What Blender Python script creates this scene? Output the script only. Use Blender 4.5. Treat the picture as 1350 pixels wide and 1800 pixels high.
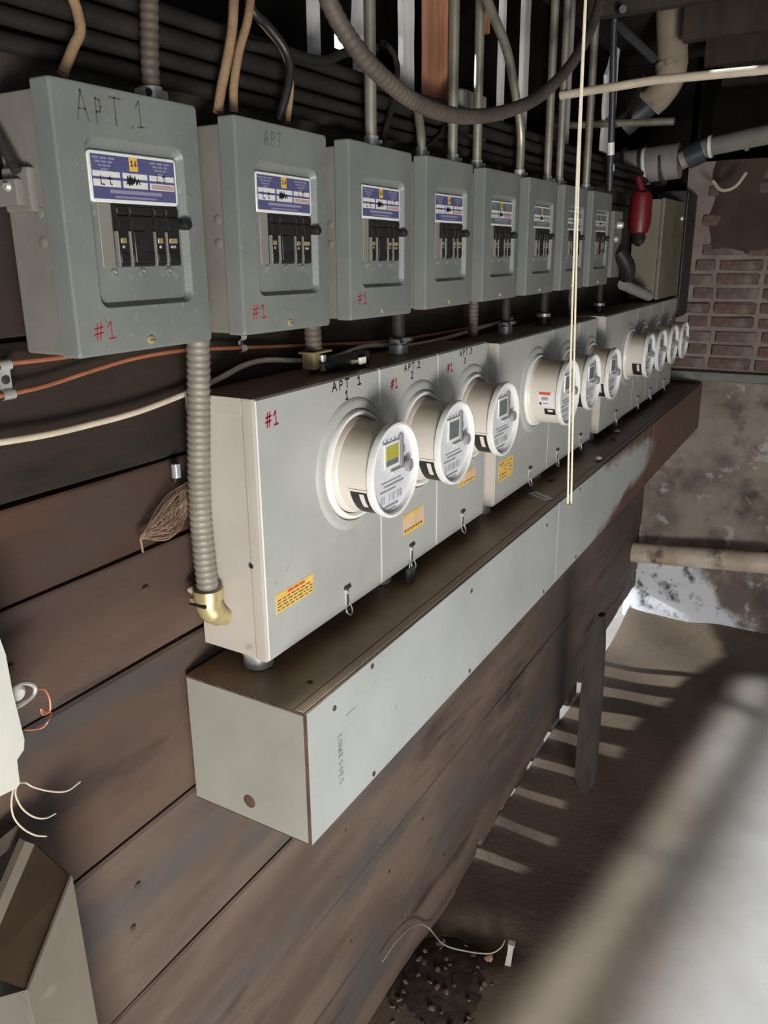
import bpy, bmesh, math, random
from mathutils import Vector, Matrix
random.seed(7)
S = bpy.context.scene
for o in list(bpy.data.objects): bpy.data.objects.remove(o)
COL = S.collection
V = Vector
# ---------------------------------------------------------------- camera (solved from the photograph, 1350x1800)
RM = ((0.864616562995949, 0.5023278507583245, -0.010243502603823618),
      (-0.13361287919420303, 0.24953521635220743, 0.9591036306434735),
      (-0.4843405800740915, 0.827888220807966, -0.2828697515481518))
FPX, PX, PY = 1395.4887545614654, 671.641624995885, 855.6267320629424
CP = V((0.8944561156324152, 0.0, 2.05))
cd = bpy.data.cameras.new('camera'); cam = bpy.data.objects.new('camera', cd); COL.objects.link(cam)
cd.sensor_fit = 'HORIZONTAL'; cd.sensor_width = 36; cd.lens = FPX/1350*36
cd.shift_x = (675-PX)/1350; cd.shift_y = (PY-900)/1350; cd.clip_start = 0.02
M3 = Matrix((RM[0], RM[1], tuple(-c for c in RM[2]))).transposed()
cam.matrix_world = Matrix.Translation(CP) @ M3.to_4x4()
S.camera = cam
def at(u, v, ax, val):
    """point where the sight line of photo pixel (u, v) meets the world plane axis=val"""
    a, b = (u-PX)/FPX, -(v-PY)/FPX
    d = V([a*RM[0][i] + b*RM[1][i] + RM[2][i] for i in range(3)])
    return CP + d*((val-CP[ax])/d[ax])
# ---------------------------------------------------------------- light
S.view_settings.view_transform = 'Standard'; S.view_settings.look = 'None'
S.view_settings.exposure = 0.0; S.view_settings.gamma = 1.0; S.view_settings.use_curve_mapping = False
w = bpy.data.worlds.new('sky'); S.world = w; w.use_nodes = True
bg = w.node_tree.nodes['Background']; bg.inputs[0].default_value = (0.80, 0.88, 1.0, 1); bg.inputs[1].default_value = 2.0
def area(name, loc, target, sx, sy, power, col=(1, 1, 1), spread=180):
    l = bpy.data.lights.new(name, 'AREA'); l.shape = 'RECTANGLE'; l.size = sx; l.size_y = sy; l.energy = power
    l.color = col; l.spread = math.radians(spread)
    o = bpy.data.objects.new(name, l); COL.objects.link(o); o.location = loc
    o.rotation_euler = (V(target)-V(loc)).to_track_quat('-Z', 'Y').to_euler(); return o
sl = bpy.data.lights.new('sun', 'SUN'); sl.energy = 6.0; sl.angle = math.radians(3.0); sl.color = (.97, .98, 1)
sun = bpy.data.objects.new('sun', sl); COL.objects.link(sun); sun.location = (-3, 2, 3)
sun.rotation_euler = V((1, .10, -.30)).to_track_quat('-Z', 'Y').to_euler()
area('doorway_daylight', (2.5, -1.3, .60), (0.1, 1.5, 1.02), 1.0, .8, 47, (1, .95, .89), 96)
for gx, gw, gp, gs in ((.484, .11, 2.4, 4.5), (1.185, 1.0, 27, 9)):          # two unseen strips added under the ceiling to draw the bright floor bands
    g_ = area('added_floor_strip', (gx, 2.2, 2.79), (gx, 2.2, 0), gw, 3.5, gp, (.80, .90, 1), gs); g_.rotation_euler = (0, 0, -math.atan(.14))
# ---------------------------------------------------------------- materials
def nt(m): return m.node_tree.nodes, m.node_tree.links
def mat(name, c1, c2=None, rough=.6, metal=0., scale=6., stretch=(1, 1, 1), bump=0., bscale=80., spots=None, dust=None, detail=6., lo=.35, hi=.65, spec=.5, extra=None):
    """procedural: c1/c2 mixed by noise; spots=(colour, scale, threshold); dust=(colour, amount) settles on faces turned up"""
    m = bpy.data.materials.new(name); m.use_nodes = True; N, L = nt(m)
    b = N['Principled BSDF']; b.inputs['Roughness'].default_value = rough; b.inputs['Metallic'].default_value = metal
    b.inputs['Specular IOR Level'].default_value = spec
    tc = N.new('ShaderNodeTexCoord'); mp = N.new('ShaderNodeMapping'); mp.inputs['Scale'].default_value = stretch
    L.new(tc.outputs['Object'], mp.inputs[0])
    def noise(sc, det=detail):
        n = N.new('ShaderNodeTexNoise'); n.inputs['Scale'].default_value = sc; n.inputs['Detail'].default_value = det
        n.inputs['Roughness'].default_value = .6; L.new(mp.outputs[0], n.inputs['Vector']); return n.outputs['Fac']
    def ramp(src, a, c):
        r = N.new('ShaderNodeMapRange'); r.inputs[1].default_value = a; r.inputs[2].default_value = c
        L.new(src, r.inputs[0]); return r.outputs[0]
    def mix(fac, a, c):
        x = N.new('ShaderNodeMix'); x.data_type = 'RGBA'; L.new(fac, x.inputs[0])
        for s, i in ((a, 6), (c, 7)):
            if isinstance(s, (tuple, list)): x.inputs[i].default_value = (*s[:3], 1)
            else: L.new(s, x.inputs[i])
        return x.outputs[2]
    c = mix(ramp(noise(scale), lo, hi), c1, c2 or tuple(k*.8 for k in c1))
    if spots:
        for sp in (spots if isinstance(spots, list) else [spots]):
            c = mix(ramp(noise(sp[1], 4), sp[2], sp[2]+sp[3] if len(sp) > 3 else sp[2]+.06), c, sp[0])
    if dust:
        g = N.new('ShaderNodeNewGeometry'); s = N.new('ShaderNodeSeparateXYZ'); L.new(g.outputs['Normal'], s.inputs[0])
        r = ramp(s.outputs[2], .45, .9); q = N.new('ShaderNodeMath'); q.operation = 'MULTIPLY'; q.inputs[1].default_value = dust[1]
        L.new(r, q.inputs[0]); c = mix(q.outputs[0], c, mix(ramp(noise(9), .35, .7), dust[0], tuple(k*.62 for k in dust[0])))
    if extra: c = extra(N, L, tc, mix, ramp, noise, c)
    L.new(c, b.inputs['Base Color'])
    if bump:
        bp = N.new('ShaderNodeBump'); bp.inputs['Strength'].default_value = bump; bp.inputs['Distance'].default_value = .004
        L.new(noise(bscale, 3), bp.inputs['Height']); L.new(bp.outputs[0], b.inputs['Normal'])
    return m
def flat(name, c, rough=.6, metal=0.): return mat(name, c, tuple(k*.88 for k in c), rough, metal, 25)
RUST = (.10, .035, .015); DUST = (.27, .175, .10)
M = {}
M['box_paint'] = mat('grey_enamel', (.21, .222, .20), (.165, .176, .16), .40, 0, 5, bump=.10, bscale=190, spots=[((.235, .235, .215), 80, .60, .08), ((.15, .145, .12), 7, .64, .12), (RUST, 22, .74, .05), ((.12, .125, .115), 55, .70, .05)], dust=((.10, .08, .055), .75))
M['tub_paint'] = mat('tub_enamel', (.235, .22, .19), (.175, .16, .135), .5, 0, 7, bump=.04, spots=[((.13, .085, .055), 14, .66, .10), (RUST, 40, .72, .05)], dust=((.10, .08, .055), .75))
M['panel_paint'] = mat('pale_grey_enamel', (.43, .44, .405), (.365, .375, .345), .42, 0, 4, bump=.06, bscale=160, spots=[((.33, .315, .27), 6, .63, .14), ((.27, .26, .23), 26, .70, .06), ((.34, .33, .30), 60, .70, .06)], dust=(DUST, .97))
M['panel_side'] = mat('pale_warm_enamel', (.50, .46, .40), (.44, .40, .35), .45, 0, 6, spots=[((.22, .17, .12), 45, .73, .04), ((.36, .31, .25), 16, .66, .08)], dust=(DUST, .97))
def trough_extra(N, L, tc, mix, ramp, noise, c):
    s = N.new('ShaderNodeSeparateXYZ'); L.new(tc.outputs['Object'], s.inputs[0])
    a = N.new('ShaderNodeMath'); a.operation = 'ADD'                       # rust eats in from the damp far end and the edges
    n = N.new('ShaderNodeMath'); n.operation = 'MULTIPLY'; n.inputs[1].default_value = 1.1; L.new(noise(3.2), n.inputs[0])
    y = ramp(s.outputs[1], 1.3, 2.7); L.new(y, a.inputs[0]); L.new(n.outputs[0], a.inputs[1])
    z = N.new('ShaderNodeMath'); z.operation = 'ABSOLUTE'; ad = N.new('ShaderNodeMath'); ad.operation = 'ADD'; ad.inputs[1].default_value = .11
    L.new(s.outputs[2], ad.inputs[0]); L.new(ad.outputs[0], z.inputs[0])
    e = ramp(z.outputs[0], .03, .14); f = N.new('ShaderNodeMath'); f.operation = 'MULTIPLY_ADD'; f.inputs[1].default_value = .6
    L.new(e, f.inputs[0]); L.new(a.outputs[0], f.inputs[2])
    return mix(ramp(f.outputs[0], 1.24, 1.46), c, mix(ramp(noise(12), .4, .6), (.13, .06, .04), (.075, .035, .025)))
M['trough_paint'] = mat('blue_grey_enamel', (.40, .415, .40), (.34, .355, .345), .4, 0, 3.5, bump=.04, spots=[((.28, .27, .24), 38, .70, .05), (RUST, 30, .77, .04)], dust=(DUST, 1.), extra=trough_extra)
M['trough_end'] = mat('olive_grey_enamel', (.30, .295, .255), (.25, .245, .21), .45, 0, 5, spots=[((.16, .13, .09), 18, .68, .07), (RUST, 35, .75, .04)], dust=(DUST, .97))
M['rust'] = mat('rusty_edge', (.12, .065, .04), (.05, .03, .02), .85, 0, 30, bump=.3)
M['brass'] = mat('brassy_zinc', (.62, .52, .27), (.45, .36, .18), .4, .55, 25, dust=((.35, .28, .15), .3))
M['zinc'] = mat('zinc', (.66, .65, .61), (.46, .45, .42), .38, .5, 20)
M['emt'] = mat('galvanised_tube', (.42, .39, .31), (.30, .27, .2), .42, .6, 14, bump=.06, spots=[((.12, .09, .06), 20, .66, .08)])
M['flex'] = mat('grey_flex_metal', (.29, .26, .22), (.20, .175, .145), .55, .25, 12)
M['flexdark'] = mat('dusty_flex', (.125, .10, .078), (.08, .065, .05), .65, .2, 12)
M['darkpipe'] = mat('dirty_dark_pipe', (.026, .022, .017), (.010, .009, .007), .7, .2, 10)
M['cloth'] = mat('cloth_cable_sheath', (.34, .22, .12), (.25, .15, .08), .85, 0, 30, bump=.3, bscale=200)
M['cream_wire'] = mat('cream_wire', (.66, .57, .44), (.52, .44, .33), .55, 0, 12)
M['copper'] = mat('copper', (.55, .22, .12), (.40, .15, .08), .42, .45, 14)
M['black'] = mat('black_plastic', (.014, .014, .013), (.022, .021, .02), .42, 0, 30)
M['darkmetal'] = mat('dark_metal', (.06, .06, .055), (.035, .034, .03), .5, .4, 30)
M['meter'] = mat('beige_plastic', (.68, .63, .56), (.62, .57, .50), .4, 0, 6, dust=((.36, .27, .19), .85))
M['rim'] = flat('white_plastic', (.82, .81, .77), .3)
M['face'] = flat('white_meter_face', (.74, .75, .77), .5)
M['print'] = flat('grey_print', (.30, .31, .34)); M['ink'] = flat('black_ink', (.015, .015, .018)); M['white'] = flat('white_print', (.72, .71, .68))
M['string'] = mat('pale_string', (.86, .79, .62), (.74, .66, .48), .7, 0, 60)
M['lcd'] = flat('grey_green_lcd', (.16, .20, .20), .25); M['lcdy'] = flat('yellow_lcd', (.50, .46, .06), .3); M['lens'] = flat('smoky_lens', (.30, .29, .30), .15)
M['blue'] = mat('faded_blue_print', (.085, .085, .20), (.10, .10, .19), .5, 0, 12); M['lav'] = flat('pale_blue_print', (.28, .28, .38)); M['pink'] = flat('pink_print', (.5, .36, .33))
M['yellow'] = mat('yellow_sticker', (.80, .53, .13), (.68, .42, .09), .5, 0, 20); M['peach'] = mat('worn_sticker', (.72, .52, .36), (.62, .42, .25), .6, 0, 20); M['red'] = flat('red_marker', (.42, .03, .05)); M['redprint'] = flat('red_print', (.62, .10, .05))
M['teal'] = mat('faded_green_print', (.12, .15, .15), (.15, .18, .17), .5, 0, 12)
M['brownink'] = mat('faded_brown_ink', (.09, .065, .05), (.13, .12, .10), .7, 0, 60)
M['greyink'] = mat('faded_pencil', (.22, .22, .21), (.33, .34, .33), .8, 0, 90)
M['blackboard'] = mat('near_black_board', (.012, .0105, .009), (.007, .006, .005), .95, 0, 5, spec=.1)  # near-black tone behind the planks and in the upper bay
M['pale_wood'] = mat('daylit_wood_tone', (.86, .85, .82), (.62, .60, .56), .8, 0, 4, (6, 6, .7), .25, 40, spots=((.20, .15, .11), 5, .66, .08))  # daylight on the studs is put into this pale colour
M['red_wood'] = mat('reddish_fir', (.72, .33, .19), (.52, .21, .115), .7, 0, 6, (6, 6, .5), .15, 40)
M['dark_wood'] = mat('old_dark_timber', (.06, .042, .03), (.03, .022, .016), .85, 0, 4, (4, 4, 1), .25, 40)
M['post_wood'] = mat('old_brown_timber', (.05, .038, .03), (.028, .021, .017), .85, 0, 5, (4, 4, 1), .25, 40)
M['dirt'] = mat('dark_soil', (.062, .044, .031), (.03, .021, .015), .95, 0, 14, bump=.6, bscale=45)
M['stone'] = mat('rubble', (.17, .125, .095), (.10, .07, .052), .9, 0, 20, bump=.4, bscale=70)
M['pinkstone'] = mat('brick_chip', (.36, .20, .14), (.28, .16, .11), .9, 0, 20)
M['mortar'] = mat('smeared_mortar', (.30, .245, .205), (.21, .17, .14), .9, 0, 7, bump=.7, bscale=26)
M['brick'] = mat('old_red_brick', (.165, .088, .070), (.125, .074, .062), .9, 0, 9, bump=.5, bscale=50, spots=[((.225, .18, .15), 11, .50, .22)])
M['brick2'] = mat('brown_brick', (.15, .09, .07), (.10, .06, .05), .9, 0, 9, bump=.5, bscale=50, spots=[((.225, .18, .15), 9, .46, .22)])
M['mud'] = mat('brown_mud', (.085, .058, .038), (.055, .038, .026), .95, 0, 5, bump=.5, bscale=20)
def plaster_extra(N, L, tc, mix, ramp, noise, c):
    s = N.new('ShaderNodeSeparateXYZ'); L.new(tc.outputs['Object'], s.inputs[0])       # old limewash at the wall foot, with daylight put into its bluish white
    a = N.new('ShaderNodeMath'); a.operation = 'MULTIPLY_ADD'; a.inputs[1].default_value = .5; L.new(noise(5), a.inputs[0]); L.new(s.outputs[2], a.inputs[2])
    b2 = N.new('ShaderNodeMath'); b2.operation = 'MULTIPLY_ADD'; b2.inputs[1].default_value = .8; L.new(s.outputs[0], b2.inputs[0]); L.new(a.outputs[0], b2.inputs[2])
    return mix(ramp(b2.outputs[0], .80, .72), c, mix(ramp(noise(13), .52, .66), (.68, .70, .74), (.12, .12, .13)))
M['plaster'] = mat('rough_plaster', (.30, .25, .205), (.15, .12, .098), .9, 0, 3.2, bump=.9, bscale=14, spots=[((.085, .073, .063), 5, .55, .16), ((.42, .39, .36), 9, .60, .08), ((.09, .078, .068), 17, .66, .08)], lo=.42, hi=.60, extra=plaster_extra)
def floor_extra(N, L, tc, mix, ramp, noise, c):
    s = N.new('ShaderNodeSeparateXYZ'); L.new(tc.outputs['Object'], s.inputs[0])       # brown silt by the plank wall; paler grey beyond has daylight painted in
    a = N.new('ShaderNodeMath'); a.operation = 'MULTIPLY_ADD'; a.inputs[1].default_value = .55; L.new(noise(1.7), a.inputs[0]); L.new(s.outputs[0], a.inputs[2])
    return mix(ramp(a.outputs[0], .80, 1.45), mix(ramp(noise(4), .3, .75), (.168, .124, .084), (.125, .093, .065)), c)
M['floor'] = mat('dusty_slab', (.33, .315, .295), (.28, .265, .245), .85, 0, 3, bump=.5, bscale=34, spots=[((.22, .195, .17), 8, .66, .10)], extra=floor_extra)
M['ground'] = mat('outside_ground', (.45, .42, .36), (.36, .33, .28), .95, 0, 5)
M['ceiling'] = mat('old_boards', (.03, .022, .017), (.018, .013, .01), .9, 0, 4, (1, 5, 5), .2, 30)
M['plain_wall'] = mat('dark_masonry', (.10, .085, .07), (.07, .058, .05), .95, 0, 4, bump=.4, bscale=20)
M['tape'] = mat('pipe_wrap', (.36, .295, .215), (.26, .21, .15), .8, 0, 7, bump=.35, bscale=30, spots=[((.14, .105, .07), 12, .64, .1)])
M['ironpipe'] = mat('blue_black_pipe', (.07, .075, .085), (.045, .048, .055), .4, .3, 8)
M['greypipe'] = mat('painted_grey_pipe', (.34, .32, .29), (.26, .24, .21), .6, .1, 9, bump=.1)
M['lagging'] = mat('stained_lagging', (.30, .27, .25), (.21, .18, .16), .8, 0, 8, bump=.3, bscale=25)
M['floorpipe'] = mat('dusty_drain_pipe', (.74, .66, .56), (.46, .36, .27), .7, 0, 5, bump=.2, bscale=25, spots=[((.14, .10, .08), 6, .6, .12)])
M['redplastic'] = mat('dull_red', (.16, .008, .012), (.11, .007, .009), .45, 0, 8)
M['beige'] = mat('stained_beige_enamel', (.21, .185, .13), (.15, .13, .09), .55, 0, 4, spots=[((.08, .045, .02), 5, .6, .12)])
M['cream'] = mat('cream_enamel', (.60, .59, .53), (.52, .51, .46), .4, 0, 6)
M['tan'] = mat('tan_enamel', (.15, .128, .10), (.12, .102, .08), .5, 0, 6, spots=((.17, .14, .11), 22, .66, .08))
M['brownin'] = mat('rusty_inside', (.10, .065, .035), (.06, .035, .02), .7, 0, 7)
M['web'] = mat('dusty_web', (.30, .20, .13), (.20, .13, .085), .95, 0, 30)
M['tag'] = flat('grey_green_plastic', (.075, .08, .072))
M['stake'] = mat('pale_stake', (.42, .40, .35), (.30, .28, .24), .85, 0, 20)
M['ledge'] = mat('greenish_slate', (.24, .245, .215), (.16, .16, .14), .8, 0, 9, bump=.3)
def plank_mat(name, a, b, st, k=1.):
    return mat(name, a, b, .6, 0, 3.0, (5, .5, 2.4), .35, 22, spots=[(st, 2.3, .50, .14), (tuple(c*.55 for c in b), 3.7, .58, .12), ((.20, .165, .14), 24, .77, .03)], spec=.35, lo=.40, hi=.60)
PL = [plank_mat('dark_red_plank', (.088, .043, .029), (.052, .028, .021), (.058, .040, .030)),
      plank_mat('brown_plank', (.105, .066, .048), (.070, .046, .036), (.062, .054, .049)),
      plank_mat('darkest_plank', (.034, .023, .016), (.022, .016, .012), (.030, .024, .018)),  # darkest tone, for the top two rows
      plank_mat('grey_brown_plank', (.150, .108, .084), (.092, .067, .054), (.082, .074, .068))]
gl = bpy.data.materials.new('clear_cover'); gl.use_nodes = True; N, L = nt(gl); N.remove(N['Principled BSDF'])
t = N.new('ShaderNodeBsdfTransparent'); g = N.new('ShaderNodeBsdfGlossy'); g.inputs['Roughness'].default_value = .12
mx = N.new('ShaderNodeMixShader'); mx.inputs[0].default_value = .07
L.new(t.outputs[0], mx.inputs[1]); L.new(g.outputs[0], mx.inputs[2]); L.new(mx.outputs[0], N['Material Output'].inputs[0])
M['glass'] = gl
# ---------------------------------------------------------------- mesh helpers
def thing(name, label, cat, loc=(0, 0, 0), group=None):
    o = bpy.data.objects.new(name, None); COL.objects.link(o); o.location = loc; o.empty_display_size = .05
    o['label'] = label; o['category'] = cat
    if group: o['group'] = group
    return o
class MB:
    def __init__(s): s.b = bmesh.new(); s.mats = []; s.mi = 0
    def use(s, name):
        m = M[name] if isinstance(name, str) else name
        if m not in s.mats: s.mats.append(m)
        s.mi = s.mats.index(m); return s
    def _tag(s, faces):
        for f in faces: f.material_index = s.mi
    def box(s, x0, x1, y0, y1, z0, z1, bev=0., seg=2, mtx=None):
        n0 = len(s.b.faces); s.b.faces.ensure_lookup_table()
        old = set(s.b.faces)
        r = bmesh.ops.create_cube(s.b, size=1)
        vs = r['verts']
        for v in vs: v.co = V((x0+(v.co.x+.5)*(x1-x0), y0+(v.co.y+.5)*(y1-y0), z0+(v.co.z+.5)*(z1-z0)))
        if bev:
            es = list({e for v in vs for e in v.link_edges})
            bmesh.ops.bevel(s.b, geom=es, offset=bev, segments=seg, profile=.5, affect='EDGES', clamp_overlap=True)
        nf = [f for f in s.b.faces if f not in old]; s._tag(nf)
        if mtx is not None:
            for v in {v for f in nf for v in f.verts}: v.co = mtx @ v.co
        return s
    def poly(s, pts):
        f = s.b.faces.new([s.b.verts.new(p) for p in pts]); f.material_index = s.mi; return s
    def prism(s, pts, off):
        """polygon pts extruded by vector off"""
        a = [s.b.verts.new(p) for p in pts]; c = [s.b.verts.new(V(p)+V(off)) for p in pts]; n = len(a)
        fs = [s.b.faces.new(a), s.b.faces.new(c[::-1])] + [s.b.faces.new((a[i], c[i], c[(i+1) % n], a[(i+1) % n])) for i in range(n)]
        s._tag(fs); return s
    def loops(s, ls, cap0=False, cap1=True):
        vs = [[s.b.verts.new(p) for p in l] for l in ls]; fs = []
        n = len(vs[0])
        for a, c in zip(vs, vs[1:]):
            for i in range(n): fs.append(s.b.faces.new((a[i], a[(i+1) % n], c[(i+1) % n], c[i])))
        if cap0: fs.append(s.b.faces.new(vs[0][::-1]))
        if cap1: fs.append(s.b.faces.new(vs[-1]))
        s._tag(fs); return s
    def tube(s, path, r, n=12, cap=True):
        """path: points; r: number or list"""
        p = [V(q) for q in path]; k = len(p); rr = r if isinstance(r, (list, tuple)) else [r]*k
        t0 = (p[1]-p[0]).normalized(); u = t0.orthogonal().normalized(); ls = []
        for i in range(k):
            t = (p[min(i+1, k-1)]-p[max(i-1, 0)]).normalized()
            u = (u - t*u.dot(t)); u = u.normalized() if u.length > 1e-6 else t.orthogonal().normalized()
            w2 = t.cross(u)
            ls.append([p[i]+(u*math.cos(a)+w2*math.sin(a))*rr[i] for a in [2*math.pi*j/n for j in range(n)]])
        return s.loops(ls, cap, cap)
    def cyl(s, p0, p1, r0, r1=None, n=16):
        return s.tube([p0, p1], [r0, r0 if r1 is None else r1], n)
    def lathe(s, prof, org, axis='x', n=32, cap0=False, cap1=False):
        """prof: (distance along axis, radius)"""
        o = V(org); ls = []
        for d, r in prof:
            l = []
            for j in range(n):
                a = 2*math.pi*j/n; c, q = math.cos(a)*r, math.sin(a)*r
                l.append(o + (V((d, c, q)) if axis == 'x' else V((q, d, c)) if axis == 'y' else V((c, q, d))))
            ls.append(l)
        return s.loops(ls, cap0, cap1)
    def build(s, name, parent=None, smooth=True, kind=None, label=None):
        me = bpy.data.meshes.new(name)
        bmesh.ops.recalc_face_normals(s.b, faces=s.b.faces[:])
        if smooth:
            for f in s.b.faces: f.smooth = True
            for e in s.b.edges:
                if len(e.link_faces) == 2 and e.calc_face_angle(0) > math.radians(38): e.smooth = False
        s.b.to_mesh(me); s.b.free()
        for m in s.mats: me.materials.append(m)
        o = bpy.data.objects.new(name, me); COL.objects.link(o)
        if smooth and kind != 'structure': o.modifiers.new('weighted', 'WEIGHTED_NORMAL').keep_sharp = True
        if parent: o.parent = parent
        if kind: o['kind'] = kind
        if label: o['label'] = label
        return o
def tag(o, label, cat, group=None):
    o['label'] = label; o['category'] = cat
    if group: o['group'] = group
    return o
def rr(y0, y1, z0, z1, r, x, n=5):
    o = []
    for cy, cz, a0 in ((y1-r, z1-r, 0), (y0+r, z1-r, 90), (y0+r, z0+r, 180), (y1-r, z0+r, 270)):
        for k in range(n+1):
            a = math.radians(a0+90*k/n); o.append(V((x, cy+r*math.cos(a), cz+r*math.sin(a))))
    return o
def spline(pts, per=10):
    p = [V(q) for q in pts]; p = [p[0]*2-p[1]] + p + [p[-1]*2-p[-2]]; o = []
    for i in range(1, len(p)-2):
        for k in range(per):
            t = k/per; a, b, c, d = p[i-1:i+3]
            o.append(.5*((2*b)+(c-a)*t+(2*a-5*b+4*c-d)*t*t+(3*b-a-3*c+d)*t**3))
    return o+[p[-2]]
def even(path, step):
    o = [path[0]]; acc = 0
    for a, b in zip(path, path[1:]):
        d = (b-a).length; pos = step-acc
        while pos <= d and d > 0: o.append(a+(b-a)*(pos/d)); pos += step
        acc = (acc+d) % step
    return o+[path[-1]]
def corrugated(mb, path, r, pitch, amp=.10, n=16):
    p = even(spline(path, 24), pitch/4); sh = (0, .6, 1, .6)
    return mb.tube(p, [r*(1-amp+amp*sh[i % 4]) for i in range(len(p))], n)
def dup(root, **kw):
    r = root.copy(); COL.objects.link(r)
    for k, v2 in kw.items(): r[k] = v2
    for ch in root.children:
        c = ch.copy(); COL.objects.link(c); c.parent = r
        for g2 in ch.children:
            d = g2.copy(); COL.objects.link(d); d.parent = c
    return r
# hand lettering: strokes in a unit cell
FONT = {'#': [[(.25, -.05), (.42, 1)], [(.6, 0), (.78, 1.05)], [(.02, .32), (.95, .42)], [(.08, .66), (1, .76)]],
        '1': [[(.1, .72), (.45, 1), (.5, 0)], [(.15, 0), (.85, .03)]], '2': [[(.1, .75), (.3, 1), (.7, .95), (.75, .65), (.1, 0), (.85, .03)]],
        '3': [[(.1, .9), (.5, 1), (.75, .8), (.4, .55), (.8, .3), (.5, 0), (.1, .1)]], 'A': [[(.05, 0), (.42, 1), (.85, 0)], [(.2, .38), (.7, .38)]],
        'P': [[(.2, 0), (.2, 1), (.65, .95), (.75, .7), (.6, .5), (.2, .48)]], 'T': [[(.45, 0), (.45, 1)], [(.05, 1), (.9, 1)]], '.': [[(.4, 0), (.46, .05)]],
        'I': [[(.4, 0), (.4, 1)]], 'L': [[(.2, 1), (.2, .05), (.75, 0)]], 't': [[(.4, 1), (.45, .1), (.7, .05)], [(.1, .7), (.8, .72)]], '6': [[(.7, 1), (.2, .5), (.25, .05), (.65, .05), (.7, .4), (.25, .45)]],
        'r': [[(.25, 0), (.25, .7)], [(.25, .5), (.55, .7)]], ' ': [],
        '~': [[(0, .2), (.15, .9), (.25, .1), (.4, 1), (.5, .15), (.62, .8), (.7, .3), (.85, .9), (1, .2), (1.2, .7), (1.35, .25)]],
        'W': [[(0, 1), (.25, 0), (.45, .7), (.65, 0), (.9, 1)]], 'O': [[(.5, 1), (.1, .7), (.1, .3), (.5, 0), (.85, .3), (.85, .7), (.5, 1)]], 'S': [[(.8, .9), (.4, 1), (.1, .75), (.75, .3), (.5, 0), (.1, .1)]],
        'E': [[(.8, 1), (.15, 1), (.15, 0), (.8, 0)], [(.15, .52), (.65, .52)]], 'C': [[(.8, .85), (.45, 1), (.1, .6), (.15, .2), (.5, 0), (.85, .15)]], 'N': [[(.1, 0), (.1, 1), (.8, 0), (.8, 1)]]}
def write(mb, text, org, u, v, h, wd, th, nrm):
    """flat marker strokes on a surface: org lower left, u/v directions, h height, wd advance"""
    o, u, v, n = V(org), V(u), V(v), V(nrm); x = 0
    for chx in text:
        for st in FONT[chx]:
            p = [o + u*(x+a*wd*.8) + v*(b*h) for a, b in st]
            for a, b in zip(p, p[1:]):
                d = (b-a).normalized(); s2 = n.cross(d)*th/2; e = d*th*.35; k = n*.0006
                mb.poly([a-e+s2+k, a-e-s2+k, b+e-s2+k, b+e+s2+k])
        x += wd*(1.4 if chx == '~' else .55 if chx in '.I' else 1)
    return mb
Y, Z, X = V((0, 1, 0)), V((0, 0, 1)), V((1, 0, 0))
# ================================================================ SETTING
FARY = 4.50
# floor
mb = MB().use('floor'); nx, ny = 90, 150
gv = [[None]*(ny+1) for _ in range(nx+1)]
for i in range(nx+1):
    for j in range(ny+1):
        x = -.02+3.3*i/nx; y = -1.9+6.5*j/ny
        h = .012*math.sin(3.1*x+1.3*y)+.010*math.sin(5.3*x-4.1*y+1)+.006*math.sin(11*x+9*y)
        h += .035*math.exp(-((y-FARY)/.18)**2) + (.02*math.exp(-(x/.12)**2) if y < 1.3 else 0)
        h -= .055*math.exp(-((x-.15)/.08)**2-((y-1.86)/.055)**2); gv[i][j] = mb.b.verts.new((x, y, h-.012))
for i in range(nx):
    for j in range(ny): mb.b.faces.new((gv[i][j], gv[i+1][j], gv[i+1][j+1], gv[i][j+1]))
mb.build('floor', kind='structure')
MB().use('ground').box(-9, -.02, -6, 12, -.12, -.03).build('ground', kind='structure')
# plank wall: dark sheathing behind, each plank an object
wall = MB().use('blackboard').box(-.06, -.03, -1.9, 4.52, .17, 2.235).build('wall_left', smooth=False, kind='structure')
def plank(y0, y1, z0, z1, m, face, slope0=0., slope1=0., tilt=.003):
    """one plank; lower edge z0 may rise by slope0..slope1; face = how proud it stands"""
    mb = MB().use(m); n = 14; ls = []
    for k in range(n+1):
        y = y0+(y1-y0)*k/n; zz = z0+slope0+(slope1-slope0)*k/n+random.uniform(-.0025, .0025); zt2 = z1+random.uniform(-.0015, .0015)
        f = face+.0015*math.sin(y*2.3+z0*9)
        ls.append([V((-.028, y, zz)), V((f+tilt-.003, y, zz)), V((f+tilt, y, zz+.004)), V((f, y, zt2-.005)), V((f-.004, y, zt2)), V((-.028, y, zt2))])
    return mb.loops(ls, True, True).build('plank', wall)
zs = [.255, .53, .835, 1.142, 1.432, 1.61, 1.742, 1.95, 2.235]
ms = [3, 3, 3, 1, 1, 0, 2, 2]; fc = [-.004, -.005, -.006, -.0075, -.009, -.011, -.013, -.015]
for k in range(8):
    cuts = [-1.9, 4.49] if k in (1, 4) else [-1.9, [2.4, 0, 1.95, 2.9, 0, 2.2, 1.6, 2.6][k], 4.49]
    for a, b in zip(cuts, cuts[1:]): plank(a+.001, b-.002, zs[k]+.004, zs[k+1]-.004, PL[ms[k]], fc[k])
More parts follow.
